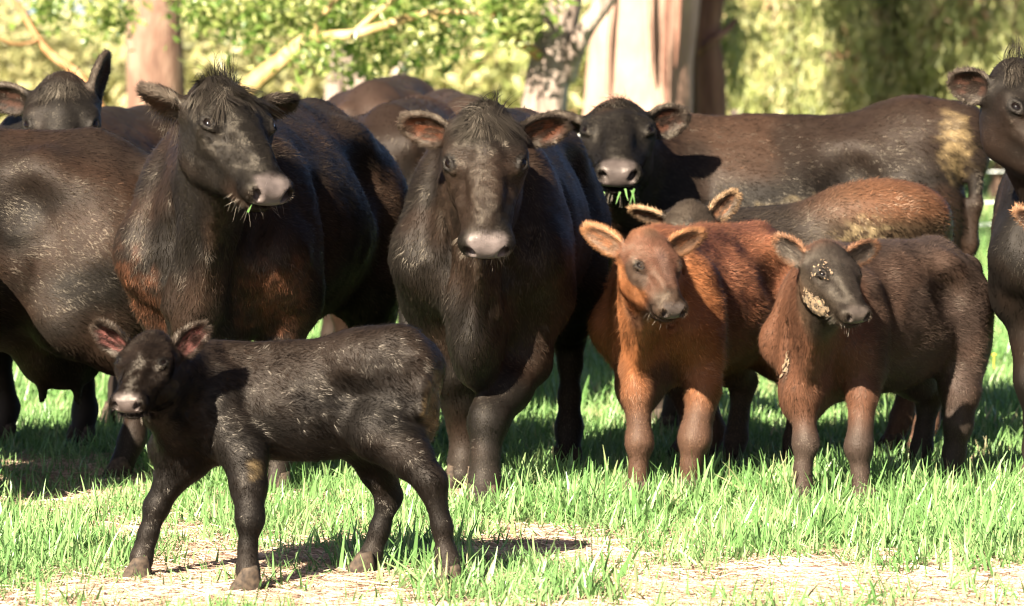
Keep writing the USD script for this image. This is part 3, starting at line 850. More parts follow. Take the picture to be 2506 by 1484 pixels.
def limb(pts, radii, sides=16, step=0.12, rough=0.06, seed=0, ridges=0):
    """A trunk or branch along a smooth path, with swellings and ridged bark."""
    pts = np.asarray(pts, float); radii = np.asarray(radii, float)
    s = np.concatenate([[0], np.cumsum(np.linalg.norm(np.diff(pts, axis=0), axis=1))])
    from scipy.interpolate import PchipInterpolator
    t = np.linspace(0, s[-1], max(4, int(s[-1] / step)))
    c = PchipInterpolator(s, pts)(t); r = PchipInterpolator(s, radii)(t)
    d = unit(np.gradient(c, axis=0))
    a = unit(np.cross(d, np.where(np.abs(d[:, 1:2]) < 0.9, [[0, 1.0, 0]], [[1.0, 0, 0]]))); b = np.cross(d, a)
    ang = np.arange(sides) * 2 * np.pi / sides
    ring = np.cos(ang)[None, :, None] * a[:, None] + np.sin(ang)[None, :, None] * b[:, None]
    k = 1 + rough * 4 * (meshkit.fbm(np.stack([np.cos(ang)[None] * 1.5 + 0 * t[:, None], np.sin(ang)[None] * 1.5 + 0 * t[:, None], t[:, None] * 1.1 + 0 * ang[None]], -1) + seed * 5.1, 3, seed) - 0.5)
    if ridges:
        k = k + ridges * (meshkit.noise(np.stack([np.cos(ang)[None] * 4 + 0 * t[:, None], np.sin(ang)[None] * 4 + 0 * t[:, None], t[:, None] * 0.35 + 0 * ang[None]], -1) + seed, seed + 3) - 0.5)
    V = c[:, None] + ring * (r[:, None] * k)[:, :, None]
    n = len(t)
    i, j = np.meshgrid(np.arange(n - 1), np.arange(sides), indexing="ij")
    Q = np.stack([i * sides + j, i * sides + (j + 1) % sides, (i + 1) * sides + (j + 1) % sides, (i + 1) * sides + j], -1).reshape(-1, 4)
    V = np.vstack([V.reshape(-1, 3), c[:1], c[-1:]])
    caps = [[n * sides, (x + 1) % sides, x] for x in range(sides)] + [[n * sides + 1, (n - 1) * sides + x, (n - 1) * sides + (x + 1) % sides] for x in range(sides)]
    F = np.vstack([Q[:, [0, 1, 2]], Q[:, [0, 2, 3]], np.array(caps)])
    return V, F

def leaf_fan(rng, n, spread, length, width, hang=0.0, path=0.0):
    """A sprig: n leaves, each of four triangles with a folded midrib."""
    root = rng.normal(size=(n, 3)) * spread
    if path:
        root[:, 2] = -rng.random(n) * path
    d = rng.normal(size=(n, 3)); d[:, 2] = d[:, 2] * 0.6 - hang * 2
    d = unit(d); side = unit(np.cross(d, rng.normal(size=(n, 3)))); up = np.cross(side, d)
    L = length * rng.uniform(0.6, 1.25, n)[:, None]; w = width * rng.uniform(0.7, 1.2, n)[:, None] * 0.5
    mid = root + d * L * 0.42
    V = np.stack([root, mid + side * w + up * w * 0.35, mid, mid - side * w + up * w * 0.35, root + d * L - up * L * 0.12], 1).reshape(-1, 3)
    k = (np.arange(n) * 5)[:, None]
    F = np.vstack([k + [[0, 1, 2]], k + [[0, 2, 3]], k + [[1, 4, 2]], k + [[2, 4, 3]]])
    return V, F

def crown(parent, rng, pts, protos, mt, smin, smax, tumble=True, name="crown"):
    n = len(pts)
    q = random_quats(rng, n) if tumble else zquat(rng.uniform(0, 6.28, n))
    sc = rng.uniform(smin, smax, n)[:, None] * np.ones((1, 3))
    return instancer(name, protos, [mt] * len(protos), pts, q, sc, rng.integers(0, len(protos), n), parent, kind="stuff")

def tree(name, label, category, pieces, group=None):
    group = group or {"gum_tree": "gum trees behind the herd", "weeping_tree": "weeping gum trees behind the herd", "bush": "bushes on the far paddock"}.get(name)
    t = thing(name, label, category, pieces[0][1][0] * [1, 1, 0], 0, group)
    base = pieces[0][1][0] * [1, 1, 0]
    for nm, pts, radii, mt, kw in pieces:
        obj(nm, limb(np.asarray(pts) - base, radii, **kw), mt, t, True)
    return t, base

rngT = np.random.default_rng(77)
SPRIG = [leaf_fan(np.random.default_rng(k), 26, 0.09, 0.085, 0.034, 0.35) for k in range(4)]
WEEP = [leaf_fan(np.random.default_rng(10 + k), 34, 0.045, 0.13, 0.022, 0.9, 0.55) for k in range(5)]
FAR = [leaf_fan(np.random.default_rng(20 + k), 22, 0.22, 0.22, 0.10, 0.3) for k in range(4)]

def blob(rng, n, c, r, shell=0.55):
    d = unit(rng.normal(size=(n, 3))) * (rng.random((n, 1)) ** shell)
    return np.asarray(c) + d * np.asarray(r)

# brown trunk behind the shaggy cow
D = 36.0
t, base = tree("gum_tree", "straight brown trunk rising behind the shaggy cow", "tree", [
    ("trunk", [P(384, 560, D) * [1, 1, 0], P(382, 420, D), P(378, 200, D), P(374, 0, D), P(370, -500, D), P(380, -1400, D), P(400, -2300, D)], [0.30, 0.24, 0.215, 0.22, 0.20, 0.17, 0.10], "bark_brown", dict(sides=24, seed=1, ridges=0.14, step=0.1)),
    ("branch", [P(380, -900, D), P(250, -1300, D - 0.6), P(60, -1500, D - 1.2)], [0.11, 0.08, 0.04], "bark_brown", dict(sides=10, seed=2)),
    ("branch", [P(385, -1100, D), P(560, -1500, D + 0.6), P(800, -1750, D + 1)], [0.11, 0.08, 0.04], "bark_brown", dict(sides=10, seed=3))])
crown(t, rngT, np.vstack([blob(rngT, 150, P(380, -2000, D) - base, (2.3, 2.2, 1.5)), blob(rngT, 120, P(60, -1550, D - 1) - base, (1, 1, 0.7)), blob(rngT, 120, P(800, -1800, D + 1) - base, (1, 1, 0.7))]), WEEP, "leaf_gum", 0.8, 1.4, False)

# grey forked trunk in the middle
D = 30.0
t, base = tree("gum_tree", "grey forked trunk with a pale side branch left of the thick pink trunk", "tree", [
    ("trunk", [P(1318, 640, D) * [1, 1, 0], P(1325, 420, D), P(1333, 250, D), P(1352, 150, D), P(1366, 60, D), P(1378, 0, D), P(1400, -400, D), P(1390, -1300, D)], [0.20, 0.16, 0.145, 0.14, 0.125, 0.12, 0.11, 0.06], "bark_grey", dict(sides=22, seed=5, ridges=0.22, step=0.08)),
    ("branch", [P(1385, 190, D), P(1408, 120, D - 0.1), P(1440, 60, D - 0.15), P(1490, -10, D - 0.2), P(1600, -300, D - 0.3), P(1750, -900, D - 0.5)], [0.075, 0.065, 0.062, 0.060, 0.05, 0.03], "bark_grey", dict(sides=14, seed=6, ridges=0.25, step=0.07)),
    ("branch", [P(1330, 148, D), P(1300, 122, D - 0.2), P(1262, 90, D - 0.3), P(1222, 60, D - 0.35), P(1204, 20, D - 0.4), P(1190, -60, D - 0.5), P(1100, -500, D - 0.7)], [0.04, 0.034, 0.032, 0.032, 0.03, 0.027, 0.015], "limb_orange", dict(sides=12, seed=7, step=0.06)),
    ("branch", [P(1345, 110, D), P(1318, 70, D - 0.1), P(1290, 40, D - 0.2), P(1240, 0, D - 0.3), P(1180, -60, D - 0.3)], [0.03, 0.026, 0.022, 0.02, 0.012], "bark_grey", dict(sides=10, seed=8, step=0.06))])
crown(t, rngT, np.vstack([blob(rngT, 380, P(1400, -1100, D) - base, (2.2, 2.0, 1.2)), blob(rngT, 34, P(1245, 30, D - 0.3) - base, (0.22, 0.4, 0.20)), blob(rngT, 40, P(1130, -30, D) - base, (0.4, 0.4, 0.18))]), SPRIG, "leaf_green", 0.7, 1.3)

# thick pink trunk
D = 36.2
t, base = tree("gum_tree", "very thick pale pink trunk behind the cow that chews grass", "tree", [
    ("trunk", [P(1552, 560, D) * [1, 1, 0], P(1555, 440, D), P(1562, 250, D), P(1570, 100, D), P(1580, -60, D), P(1590, -500, D), P(1580, -1500, D), P(1560, -3000, D)], [0.62, 0.47, 0.42, 0.405, 0.41, 0.36, 0.28, 0.15], "bark_pink", dict(sides=40, seed=11, ridges=0.07, step=0.1, rough=0.05)),
    ("branch", [P(1560, -900, D), P(1300, -1500, D - 1), P(900, -1900, D - 2)], [0.2, 0.14, 0.06], "bark_pink", dict(sides=14, seed=12))])
for k in (1, 5, 7, 8):                                  # bark hanging in long strips
    x = 1455 + 215 * (k + 0.3) / 9; r = 0.43
    a = (x - 1568) / 11500 * D
    yy = -math.sqrt(max(0.01, r * r - a * a)) - 0.012
    z0, z1 = 0.9 + 0.5 * rngT.random(), 2.0 + 1.2 * rngT.random()
    pp = [np.array([a + P(1568, 0, D)[0] - base[0] + 0.02 * math.sin(3 * z + k), yy, z]) for z in np.linspace(z0, z1, 7)]
    obj("bark_strip", limb(pp, [0.008, 0.018, 0.022, 0.025, 0.022, 0.018, 0.010], sides=8, seed=30 + k, step=0.1), "bark_red" if k > 6 else "bark_pink", t, True)
crown(t, rngT, np.vstack([blob(rngT, 500, P(1570, -3000, D) - base, (2.6, 2.3, 1.4)), blob(rngT, 30, P(900, -1900, D - 2) - base, (1.2, 1.2, 0.8))]), WEEP, "leaf_gum", 0.8, 1.4, False)

# red twin trunk beside it
D = 36.8
t, base = tree("gum_tree", "slimmer red brown trunk close beside the thick pink trunk", "tree", [
    ("trunk", [P(1738, 560, D) * [1, 1, 0], P(1740, 400, D), P(1740, 260, D), P(1738, 170, D), P(1730, 90, D), P(1742, 0, D), P(1760, -400, D), P(1800, -1200, D)], [0.17, 0.13, 0.12, 0.115, 0.10, 0.10, 0.09, 0.04], "bark_red", dict(sides=20, seed=15, ridges=0.15, step=0.08)),
    ("branch", [P(1700, 560, D + 0.3), P(1698, 300, D + 0.25), P(1706, 130, D + 0.2), P(1722, 40, D + 0.15), P(1730, -120, D + 0.1)], [0.07, 0.065, 0.07, 0.07, 0.05], "bark_dark", dict(sides=12, seed=16, ridges=0.3)),
    ("branch", [P(1712, 130, D - 0.1), P(1735, 105, D - 0.16), P(1765, 85, D - 0.1), P(1800, 50, D)], [0.03, 0.035, 0.03, 0.02], "bark_red", dict(sides=10, seed=17, step=0.06))])
crown(t, rngT, np.vstack([blob(rngT, 200, P(1800, -1100, D) - base, (1.2, 1.2, 0.9)), blob(rngT, 40, P(1760, 30, D + 0.6) - base, (0.3, 0.4, 0.3))]), WEEP, "leaf_gum", 0.8, 1.3, False)

# weeping gum trees filling the right
def weeping(label, px, D, seed, w, h, n, low):
    rng = np.random.default_rng(seed)
    foot = P(px, 500, D) * [1, 1, 0]
    t, base = tree("weeping_tree", label, "tree", [("trunk", [foot, foot + [0.1, 0, 1.2], foot + [-0.1, 0.1, 2.6], foot + [0.1, 0, h]], [0.16, 0.13, 0.10, 0.04], "bark_dark", dict(sides=12, seed=seed))])
    for k in range(5):
        a = 6.28 * k / 5 + seed
        obj("branch", limb([np.array([0, 0, 1.6 + 0.2 * k]), np.array([math.cos(a) * w * 0.5, math.sin(a) * w * 0.4, 2.4 + 0.2 * k]), np.array([math.cos(a) * w * 0.9, math.sin(a) * w * 0.7, 2.5])], [0.05, 0.035, 0.015], sides=8, seed=seed + k), "bark_dark", t, True)
    # hanging curtains of leaves: twigs along many vertical strings
    ns = n // 7
    c = np.stack([rng.uniform(-w, w, ns), rng.uniform(-1, 0.8, ns) * w, rng.uniform(low, h, ns)], 1)
    rr = np.hypot(c[:, 0], c[:, 1]) / w
    c = c[(rr < 1.05 - 0.75 * (c[:, 2] / h) ** 1.5) & (rr > 0.35)]
    pts = np.vstack([c + np.stack([rng.normal(size=len(c)) * 0.07, rng.normal(size=len(c)) * 0.07, np.full(len(c), -0.16 * k)], 1) for k in range(6)])
    pts = pts[pts[:, 2] > low * 0.9 + 0.12]
    crown(t, rng, pts, WEEP, "leaf_gum", 0.6, 1.15, False)
weeping("weeping gum tree with pale hanging leaves, right beside the red trunk", 1905, 41.0, 3, 0.95, 4.5, 3000, 0.95)
weeping("weeping gum tree with pale hanging leaves above the rump of the cow side-on", 2165, 42.0, 4, 1.35, 4.8, 3600, 0.85)
weeping("weeping gum tree with pale hanging leaves, behind the cow cut off on the right", 2460, 41.5, 5, 1.25, 4.6, 3000, 1.02)
weeping("darker weeping gum tree standing deeper between the pale ones", 2060, 46.0, 6, 1.6, 5.0, 3000, 0.6)
weeping("darker weeping gum tree standing deepest, seen over the cow's tail", 2380, 47.0, 7, 1.6, 5.0, 3000, 0.95)

# low yellow limbs with fresh leaves
def bough(name, label, pieces, leaves, mt="limb_yellow", n=1, scale=(0.6, 1.1), look="leaf_green"):
    t, base = tree(name, label, "branch", [(a, b, c, mt, dict(sides=12, seed=40 + k, step=0.06)) for k, (a, b, c) in enumerate(pieces)])
    if leaves:
        pts = np.vstack([blob(rngT, m, P(x, y, d) - base, (rx, 0.5, rz), 0.7) for x, y, d, m, rx, rz in leaves])
        crown(t, rngT, pts, SPRIG, look, *scale, name="leaves")
D = 27.0
bough("leafy_bough", "long yellow bough with fresh green leaves rising behind the shaggy cow", [
    ("limb", [P(300, 770, D) * [1, 1, 0.02], P(470, 400, D), P(615, 212, D), P(700, 140, D), P(762, 94, D), P(860, 86, D), P(925, 68, D), P(1000, 45, D), P(1060, 30, D), P(1180, 34, D)], [0.08, 0.068, 0.060, 0.052, 0.042, 0.032, 0.028, 0.025, 0.02, 0.012]),
    ("twig", [P(758, 96, D), P(790, 40, D), P(830, -10, D), P(900, -60, D)], [0.02, 0.016, 0.014, 0.008]),
    ("twig", [P(862, 86, D), P(900, 50, D), P(960, 0, D), P(990, -40, D)], [0.02, 0.018, 0.016, 0.01]),
    ("twig", [P(1050, 32, D), P(1080, 52, D), P(1110, 72, D)], [0.012, 0.010, 0.005]),
    ("twig", [P(590, 240, D), P(640, 165, D + 0.2), P(740, 125, D + 0.3)], [0.012, 0.010, 0.005])],
    [(500, 10, D + 1.0, 18, 0.24, 0.12), (610, 45, D + 1.2, 22, 0.30, 0.14), (720, 20, D + 1.0, 22, 0.26, 0.12), (830, 50, D + 1.0, 20, 0.22, 0.12), (930, 20, D + 1.2, 22, 0.30, 0.10), (985, 110, D + 1.2, 20, 0.20, 0.14), (1090, 60, D + 1.0, 18, 0.2, 0.14), (860, 150, D + 1.2, 8, 0.16, 0.06), (760, 130, D - 0.4, 7, 0.15, 0.05), (690, -60, D, 30, 0.6, 0.12), (1000, -50, D, 24, 0.6, 0.10)])
D = 30.0
bough("bare_bough", "thin orange bough slanting down behind the cow with one ear up", [
    ("limb", [P(330, 640, D) * [1, 1, 0.02], P(270, 330, D), P(195, 188, D), P(120, 130, D), P(88, 88, D), P(60, 40, D), P(25, -10, D), P(-60, -120, D)], [0.045, 0.036, 0.030, 0.026, 0.024, 0.022, 0.020, 0.012]),
    ("twig", [P(95, 95, D), P(40, 110, D - 0.2), P(-20, 80, D - 0.3)], [0.014, 0.012, 0.008])],
    [(250, 30, D, 26, 0.16, 0.12), (120, 10, D + 0.5, 12, 0.12, 0.06)], "limb_orange")
for lab, pts, rr in (("grey dead limb propped behind the back of the shaggy cow", [(905, 560), (885, 240), (845, 150), (800, 95)], [0.13, 0.11, 0.09, 0.05]),
                     ("short pale dead stump leaning right of the dead limb", [(930, 470), (975, 190), (1012, 130)], [0.10, 0.07, 0.05]),
                     ("grey dead stem standing upright left of the dead limb", [(822, 560), (818, 230), (826, 150)], [0.10, 0.08, 0.06])):
    D = 40.0
    pp = [P(x, y, D) for x, y in pts]; pp[0] = pp[0] * [1, 1, 0]
    b0 = pp[0].copy()
    t = thing("dead_limb", lab, "dead tree", b0, 0, "grey dead limbs behind the herd")
    obj("trunk", limb(np.array(pp) - b0, rr, sides=12, seed=60, step=0.1, ridges=0.2), "bark_grey", t, True)

# bushes beyond, on the far paddock
far_specs = [(40, 62, 1.9, 1.6, "leaf_far"), (170, 75, 2.3, 1.9, "leaf_far"), (290, 66, 1.6, 1.3, "leaf_gum"), (560, 60, 1.5, 1.5, "leaf_far"), (700, 74, 2.2, 1.9, "leaf_gum"), (860, 64, 1.7, 1.5, "leaf_far"), (1010, 72, 2.0, 1.8, "leaf_far"),
             (1150, 60, 1.3, 1.3, "leaf_gum"), (1270, 70, 1.9, 1.9, "leaf_far"), (1420, 64, 1.5, 1.7, "leaf_gum"), (1820, 66, 2.6, 2.3, "leaf_gum"), (2150, 68, 2.6, 2.3, "leaf_gum"), (2480, 72, 2.6, 2.3, "leaf_gum")]
where = ["at the far left behind the ear", "left of the thin orange bough", "left of the brown trunk", "right of the brown trunk", "behind the long yellow bough", "behind the grey dead limb", "right of the pale stump", "left of the pale side branch", "beside the forked trunk", "between forked trunk and pink trunk",
         "deep behind the red trunk", "deep behind the weeping trees", "deep behind the cow cut off on the right"]
for k, ((px, D, w, h, look), wh) in enumerate(zip(far_specs, where)):
    rng = np.random.default_rng(300 + k)
    foot = P(px, 100, D) * [1, 1, 0]
    t, base = tree("bush", "blurred yellow green bush " + wh, "bush", [("stem", [foot, foot + [0.05, 0, h * 0.4], foot + [0.0, 0.1, h * 0.8]], [0.08, 0.06, 0.03], "bark_dark", dict(sides=8, seed=k))])
    cs = [(rng.uniform(-0.7, 0.7) * w, rng.uniform(-0.4, 0.4) * w, rng.uniform(0.25, 0.85) * h) for _ in range(9)]
    pts = np.vstack([blob(rng, 34, c, (0.36 * w, 0.36 * w, 0.26 * h)) for c in cs])
    crown(t, rng, pts[pts[:, 2] > 0.1], FAR, look, 0.7, 1.3)

# fences
def wire_between(a, b, r):
    return limb([a, lerp(a, b, 0.5) - [0, 0, 0.015], b], [r, r, r], sides=6, step=2.0, rough=0)
DF = 33.0
a, b = P(1330, 400, DF), P(2700, 400, DF + 1.0)
t = thing("wire_fence", "wire fence with thin white strands, seen beside the tail of the cow side-on", "fence", (a[0], a[1], 0))
for z in (0.17, 0.33, 0.55, 0.82):
    obj("wire", wire_between(np.array([0, 0, z]), np.array([b[0] - a[0], b[1] - a[1], z]), 0.007), "white_tape", t, True)
for k in range(4):
    p = lerp(a, b, k / 3) - a
    pb = trimesh.creation.box([0.05, 0.04, 1.0]); pb.apply_translation([p[0], p[1] + 0.03, 0.5])
    obj("post", pb, "steel_post", t)
DF = 40.0
a, b = P(2330, 400, DF), P(2800, 400, DF)
t = thing("rail_fence", "white rails farther off between the cow's tail and the cow on the right", "fence", (a[0], a[1], 0))
for z, hh in ((0.71, 0.12), (0.50, 0.10)):
    r_ = trimesh.creation.box([b[0] - a[0], 0.03, hh]); r_.apply_translation([(b[0] - a[0]) / 2, 0, z])
    obj("rail", r_, "white_rail", t)
for k in range(3):
    pb = trimesh.creation.box([0.08, 0.08, 0.85]); pb.apply_translation([(b[0] - a[0]) * k / 2, 0.056, 0.42])
    obj("post", pb, "white_rail", t)

# ------------------------------------------------------------------ grass and straw
def tuft(seed, n, l0, l1, w, lean=0.5, spread=0.045):
    rng = np.random.default_rng(seed)
    root = np.stack([rng.normal(size=n) * spread, rng.normal(size=n) * spread, np.zeros(n) - 0.005], 1)
    a = rng.uniform(0, 6.28, n); k = np.abs(rng.normal(size=n)) * lean
    d = np.stack([np.cos(a) * k + 0.15, np.sin(a) * k, np.ones(n)], 1)
    L = rng.uniform(l0, l1, n)
    V, F, N, T = ribbons(root, d, unit(np.stack([-np.sin(a), np.cos(a), 0 * a], 1) + rng.normal(size=(n, 3)) * 0.4), L, w * rng.uniform(0.6, 1.25, n), 4, rng, droop=0.55, curl=0.22, taper=0.12)
    return V, F
def straw_clump(seed, n):
    rng = np.random.default_rng(seed)
    root = np.stack([rng.uniform(-0.14, 0.14, n), rng.uniform(-0.14, 0.14, n), rng.uniform(0.0, 0.010, n)], 1)
    a = rng.uniform(0, 6.28, n)
    d = np.stack([np.cos(a), np.sin(a), rng.uniform(-0.1, 0.18, n)], 1)
    V, F, N, T = ribbons(root, d, np.tile([0, 0, 1.0], (n, 1)) + rng.normal(size=(n, 3)) * 0.5, rng.uniform(0.03, 0.11, n), rng.uniform(0.0016, 0.0034, n), 3, rng, droop=0.30, curl=0.6, taper=0.5)
    V[:, 2] = np.maximum(V[:, 2], 0.0015)
    return V, F
rngG = np.random.default_rng(5)
LONG = [tuft(k, 17, 0.045, 0.14, 0.0095, 0.95) for k in range(5)]
SHORT = [tuft(50 + k, 18, 0.04, 0.11, 0.0085, 1.0, 0.05) for k in range(4)]
def pxof(x, y):
    return CX + x / y * FPX
def grassiness(x, y):
    """How much green stands at a place of the paddock, 0 to 1."""
    px = pxof(x, y)
    n = meshkit.fbm(np.stack([x * 1.3, y * 1.3, 0 * x], -1), 3, 17)
    edge = np.interp(px, [-400, 150, 330, 560, 660, 1120, 1260, 1450, 2000, 2300, 2700], [14.7, 14.95, 15.6, 14.6, 14.2, 14.2, 15.3, 14.95, 14.8, 14.5, 14.4])
    g = sstep(-0.35, 0.35, y - edge + 2.4 * (n - 0.5)) * (0.45 + 0.55 * sstep(0.36, 0.52, n))
    patch = sstep(0.52, 0.60, n) * 0.55
    bare = np.maximum(0.80 * sstep(1.1, 0.6, np.hypot((px - 120) / 330, (y - 16.9) / 1.5) + 0.5 * (n - 0.5)), 0.85 * sstep(1.1, 0.6, np.hypot((px - 1110) / 150, (y - 16.5) / 0.7) + 0.5 * (n - 0.5)))
    return np.clip(np.maximum(g, patch * sstep(12.5, 13.8, y)) * (1 - bare), 0, 1)
def scatter(n, y0, y1, margin=0.55):
    y = np.sqrt(rngG.uniform(y0 * y0, y1 * y1, n))
    half = 1253 / FPX * y + margin
    return rngG.uniform(-1, 1, n) * half, y
x, y = scatter(18500, 12.6, 27.0)
g = grassiness(x, y)
keep = rngG.random(len(x)) < g
x, y, g = x[keep], y[keep], g[keep]
sc = (0.6 + 0.5 * g) * rngG.uniform(0.6, 1.25, len(x)) * (0.62 + 0.85 * meshkit.fbm(np.stack([x * 2.6, y * 2.6, 0 * x], -1), 3, 23)) * np.where(y > 18, 0.9, 1.0)
instancer("grass", LONG, ["grass_blade"] * len(LONG), np.stack([x, y, ground_height(x, y)], 1), zquat(rngG.normal(size=len(x)) * 0.9), sc[:, None] * np.ones((1, 3)), rngG.integers(0, len(LONG), len(x)),
          label="long green grass under and around the cattle", category="grass", kind="stuff")
x, y = scatter(7500, 12.6, 19.0)
g = grassiness(x, y)
keep = rngG.random(len(x)) < np.clip(0.12 + g * 0.9, 0, 1)
x, y = x[keep], y[keep]
sc = rngG.uniform(0.5, 1.2, len(x))
instancer("short_grass", SHORT, ["grass_blade"] * len(SHORT), np.stack([x, y, ground_height(x, y)], 1), zquat(rngG.uniform(0, 6.28, len(x))), sc[:, None] * np.ones((1, 3)), rngG.integers(0, len(SHORT), len(x)),
          label="short green grass sprouting between the straw in front", category="grass", kind="stuff")
x, y = scatter(9000, 27.0, 60.0, 2.0)
instancer("far_grass", LONG, ["grass_blade"] * len(LONG), np.stack([x, y, ground_height(x, y)], 1), zquat(rngG.uniform(0, 6.28, len(x))), np.full((len(x), 3), 1.25), rngG.integers(0, len(LONG), len(x)),
          label="blurred bright grass of the paddock beyond the cattle", category="grass", kind="stuff")
STRAW = [straw_clump(80 + k, 70) for k in range(5)]
x, y = scatter(7200, 12.6, 18.0)
keep = rngG.random(len(x)) < 1.15 - 0.8 * grassiness(x, y)
x, y = x[keep], y[keep]
instancer("straw", STRAW, ["straw"] * len(STRAW), np.stack([x, y, ground_height(x, y) + 0.002], 1), zquat(rngG.uniform(0, 6.28, len(x))), rngG.uniform(0.7, 1.4, len(x))[:, None] * np.ones((1, 3)), rngG.integers(0, len(STRAW), len(x)),
          label="dry straw litter covering the bare ground in front", category="straw", kind="stuff")

# small yellow flowers in the far grass
def flower(seed):
    m = trimesh.creation.icosphere(1, 0.012); m.apply_scale([1, 1, 0.5]); m.apply_translation([0, 0, 0.14])
    st = trimesh.creation.cylinder(0.0015, 0.14, sections=4); st.apply_translation([0, 0, 0.07])
    return trimesh.util.concatenate([m, st])
plain("petal", (0.60, 0.45, 0.03), 0.6)
x = np.concatenate([rngG.uniform(1.7, 2.6, 14), rngG.uniform(-3, 3, 12)]); y = np.concatenate([rngG.uniform(19, 26, 14), rngG.uniform(22, 30, 12)])
instancer("yellow_flowers", [flower(0)], ["petal"], np.stack([x, y, ground_height(x, y)], 1), zquat(0 * x), np.ones((len(x), 3)), np.zeros(len(x), int), label="tiny yellow flowers in the bright grass between the cattle at right", category="flowers", kind="stuff")
# grass hanging from a mouth
def sprig(label, pts):
    t = thing("grass_sprig", label, "grass sprig", pts[0][0])
    for k, (p0, d, L) in enumerate(pts):
        v, f, n, tt = ribbons(np.array([p0 - pts[0][0]]), np.array([d]), np.array([[1.0, 0.2, 0]]), L, 0.008, 5, np.random.default_rng(k), droop=0.5, curl=0.3)
        vmesh("blade", v, f, None, "grass_blade", t)
sprig("green grass blades hanging from the mouth of the chewing cow", [(P(1552, 462, 17.95), dirw(-0.25, 1, -0.1), 0.07), (P(1546, 466, 17.95), dirw(0.3, 1, -0.1), 0.055), (P(1518, 470, 17.95), dirw(-0.4, 0.8, -0.2), 0.05), (P(1478, 470, 17.95), dirw(-0.1, 1, -0.1), 0.045), (P(1530, 462, 17.95), dirw(0.2, 0.9, -0.3), 0.05)])
sprig("single short grass blade at the lip of the shaggy cow", [(P(606, 520, 15.42), dirw(0.5, -0.9, -0.1), 0.03)])

# ------------------------------------------------------------------ the herd
def mixc(a, b, m):
    return a * (1 - m[:, None]) + np.asarray(b) * m[:, None]

def black_coat(brown=0.35, warm=(0.026, 0.0125, 0.0066), base=(0.0038, 0.0030, 0.0023), dung=()):
    def f(A, V, q, N):
        c = np.tile(np.asarray(base, float), (len(V), 1))
        n = meshkit.fbm(V * 3.1 + A.s["seed"] * 3.7, 3, A.s["seed"] + 9)
        c = mixc(c, warm, brown * sstep(0.42, 0.68, n))
        back = sstep(0.55, 0.95, (V[:, 2] - A.zb) / A.H) * (1 - A.inhead(q))
        c = mixc(c, warm, brown * 0.5 * back)
        c = mixc(c, (0.017, 0.013, 0.010), 0.6 * sstep(0.45, 0.2, V[:, 2] / max(A.zb, 0.1)))
        for (u, v, w), r, amt, *dc in dung:
            d = np.linalg.norm((V - A.b(u, v, w)) / np.asarray(r), axis=1)
            m = sstep(1.1, 0.5, d + 0.9 * (meshkit.fbm(V * 26.0, 2, 4) - 0.5))
            c = mixc(c, dc[0] if dc else (0.13, 0.09, 0.042), amt * m * (0.35 + 0.65 * sstep(0.38, 0.58, meshkit.fbm(V * 38.0, 2, 14))))
        return c
    return f

def red_coat(A, V, q, N):
    n = meshkit.fbm(V * 4.0 + 11, 3, 3)
    c = np.tile([0.085, 0.031, 0.016], (len(V), 1))
    c = mixc(c, (0.13, 0.048, 0.021), 0.7 * sstep(0.45, 0.65, n))
    front = sstep(0.18 * A.L, 0.40 * A.L, V[:, 0] + 0.25 * (A.zt * 0.75 - V[:, 2]))
    c = mixc(c, (0.150, 0.054, 0.019), 0.95 * front)
    up = sstep(0.78, 0.97, (V[:, 2] - A.zb) / A.H)
    c = mixc(c, (0.06, 0.021, 0.012), 0.7 * up * (1 - A.inhead(q)))
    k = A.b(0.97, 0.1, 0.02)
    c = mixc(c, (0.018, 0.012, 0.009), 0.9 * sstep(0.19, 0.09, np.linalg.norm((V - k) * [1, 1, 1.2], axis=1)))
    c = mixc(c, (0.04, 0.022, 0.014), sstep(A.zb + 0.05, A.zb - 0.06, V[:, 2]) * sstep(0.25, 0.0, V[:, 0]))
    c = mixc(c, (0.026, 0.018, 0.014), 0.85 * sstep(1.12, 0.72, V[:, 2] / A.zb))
    h = A.inhead(q)
    hc = np.tile([0.042, 0.0165, 0.011], (len(V), 1))
    cheek = sstep(-0.02, -0.07, q[:, 2]) * sstep(0.20, 0.12, q[:, 1])
    hc = mixc(hc, (0.140, 0.051, 0.018), cheek)
    eye = np.linalg.norm((np.abs(q) * [1, 0, 0] + q * [0, 1, 1] - [0.115, 0.030, -0.010]) / [0.055, 0.095, 0.065], axis=1)
    hc = mixc(hc, (0.016, 0.013, 0.012), sstep(1.15, 0.8, eye))
    muz = sstep(0.15, 0.22, q[:, 1])
    hc = mixc(hc, (0.015, 0.012, 0.010), muz)
    mid = sstep(0.05, 0.02, np.abs(q[:, 0])) * sstep(-0.10, -0.14, q[:, 1])
    hc = mixc(hc, (0.03, 0.02, 0.015), 0.8 * mid)
    hc = mixc(hc, (0.07, 0.045, 0.036), 0.5 * sstep(0.035, 0.01, np.abs(q[:, 0])) * sstep(-0.08, 0.0, q[:, 1]) * sstep(0.2, 0.1, q[:, 1]))
    c = c * (1 - h[:, None]) + hc * h[:, None]
    em = A.earmask[:, None]
    return c * (1 - em) + em * np.array([0.03, 0.018, 0.012])

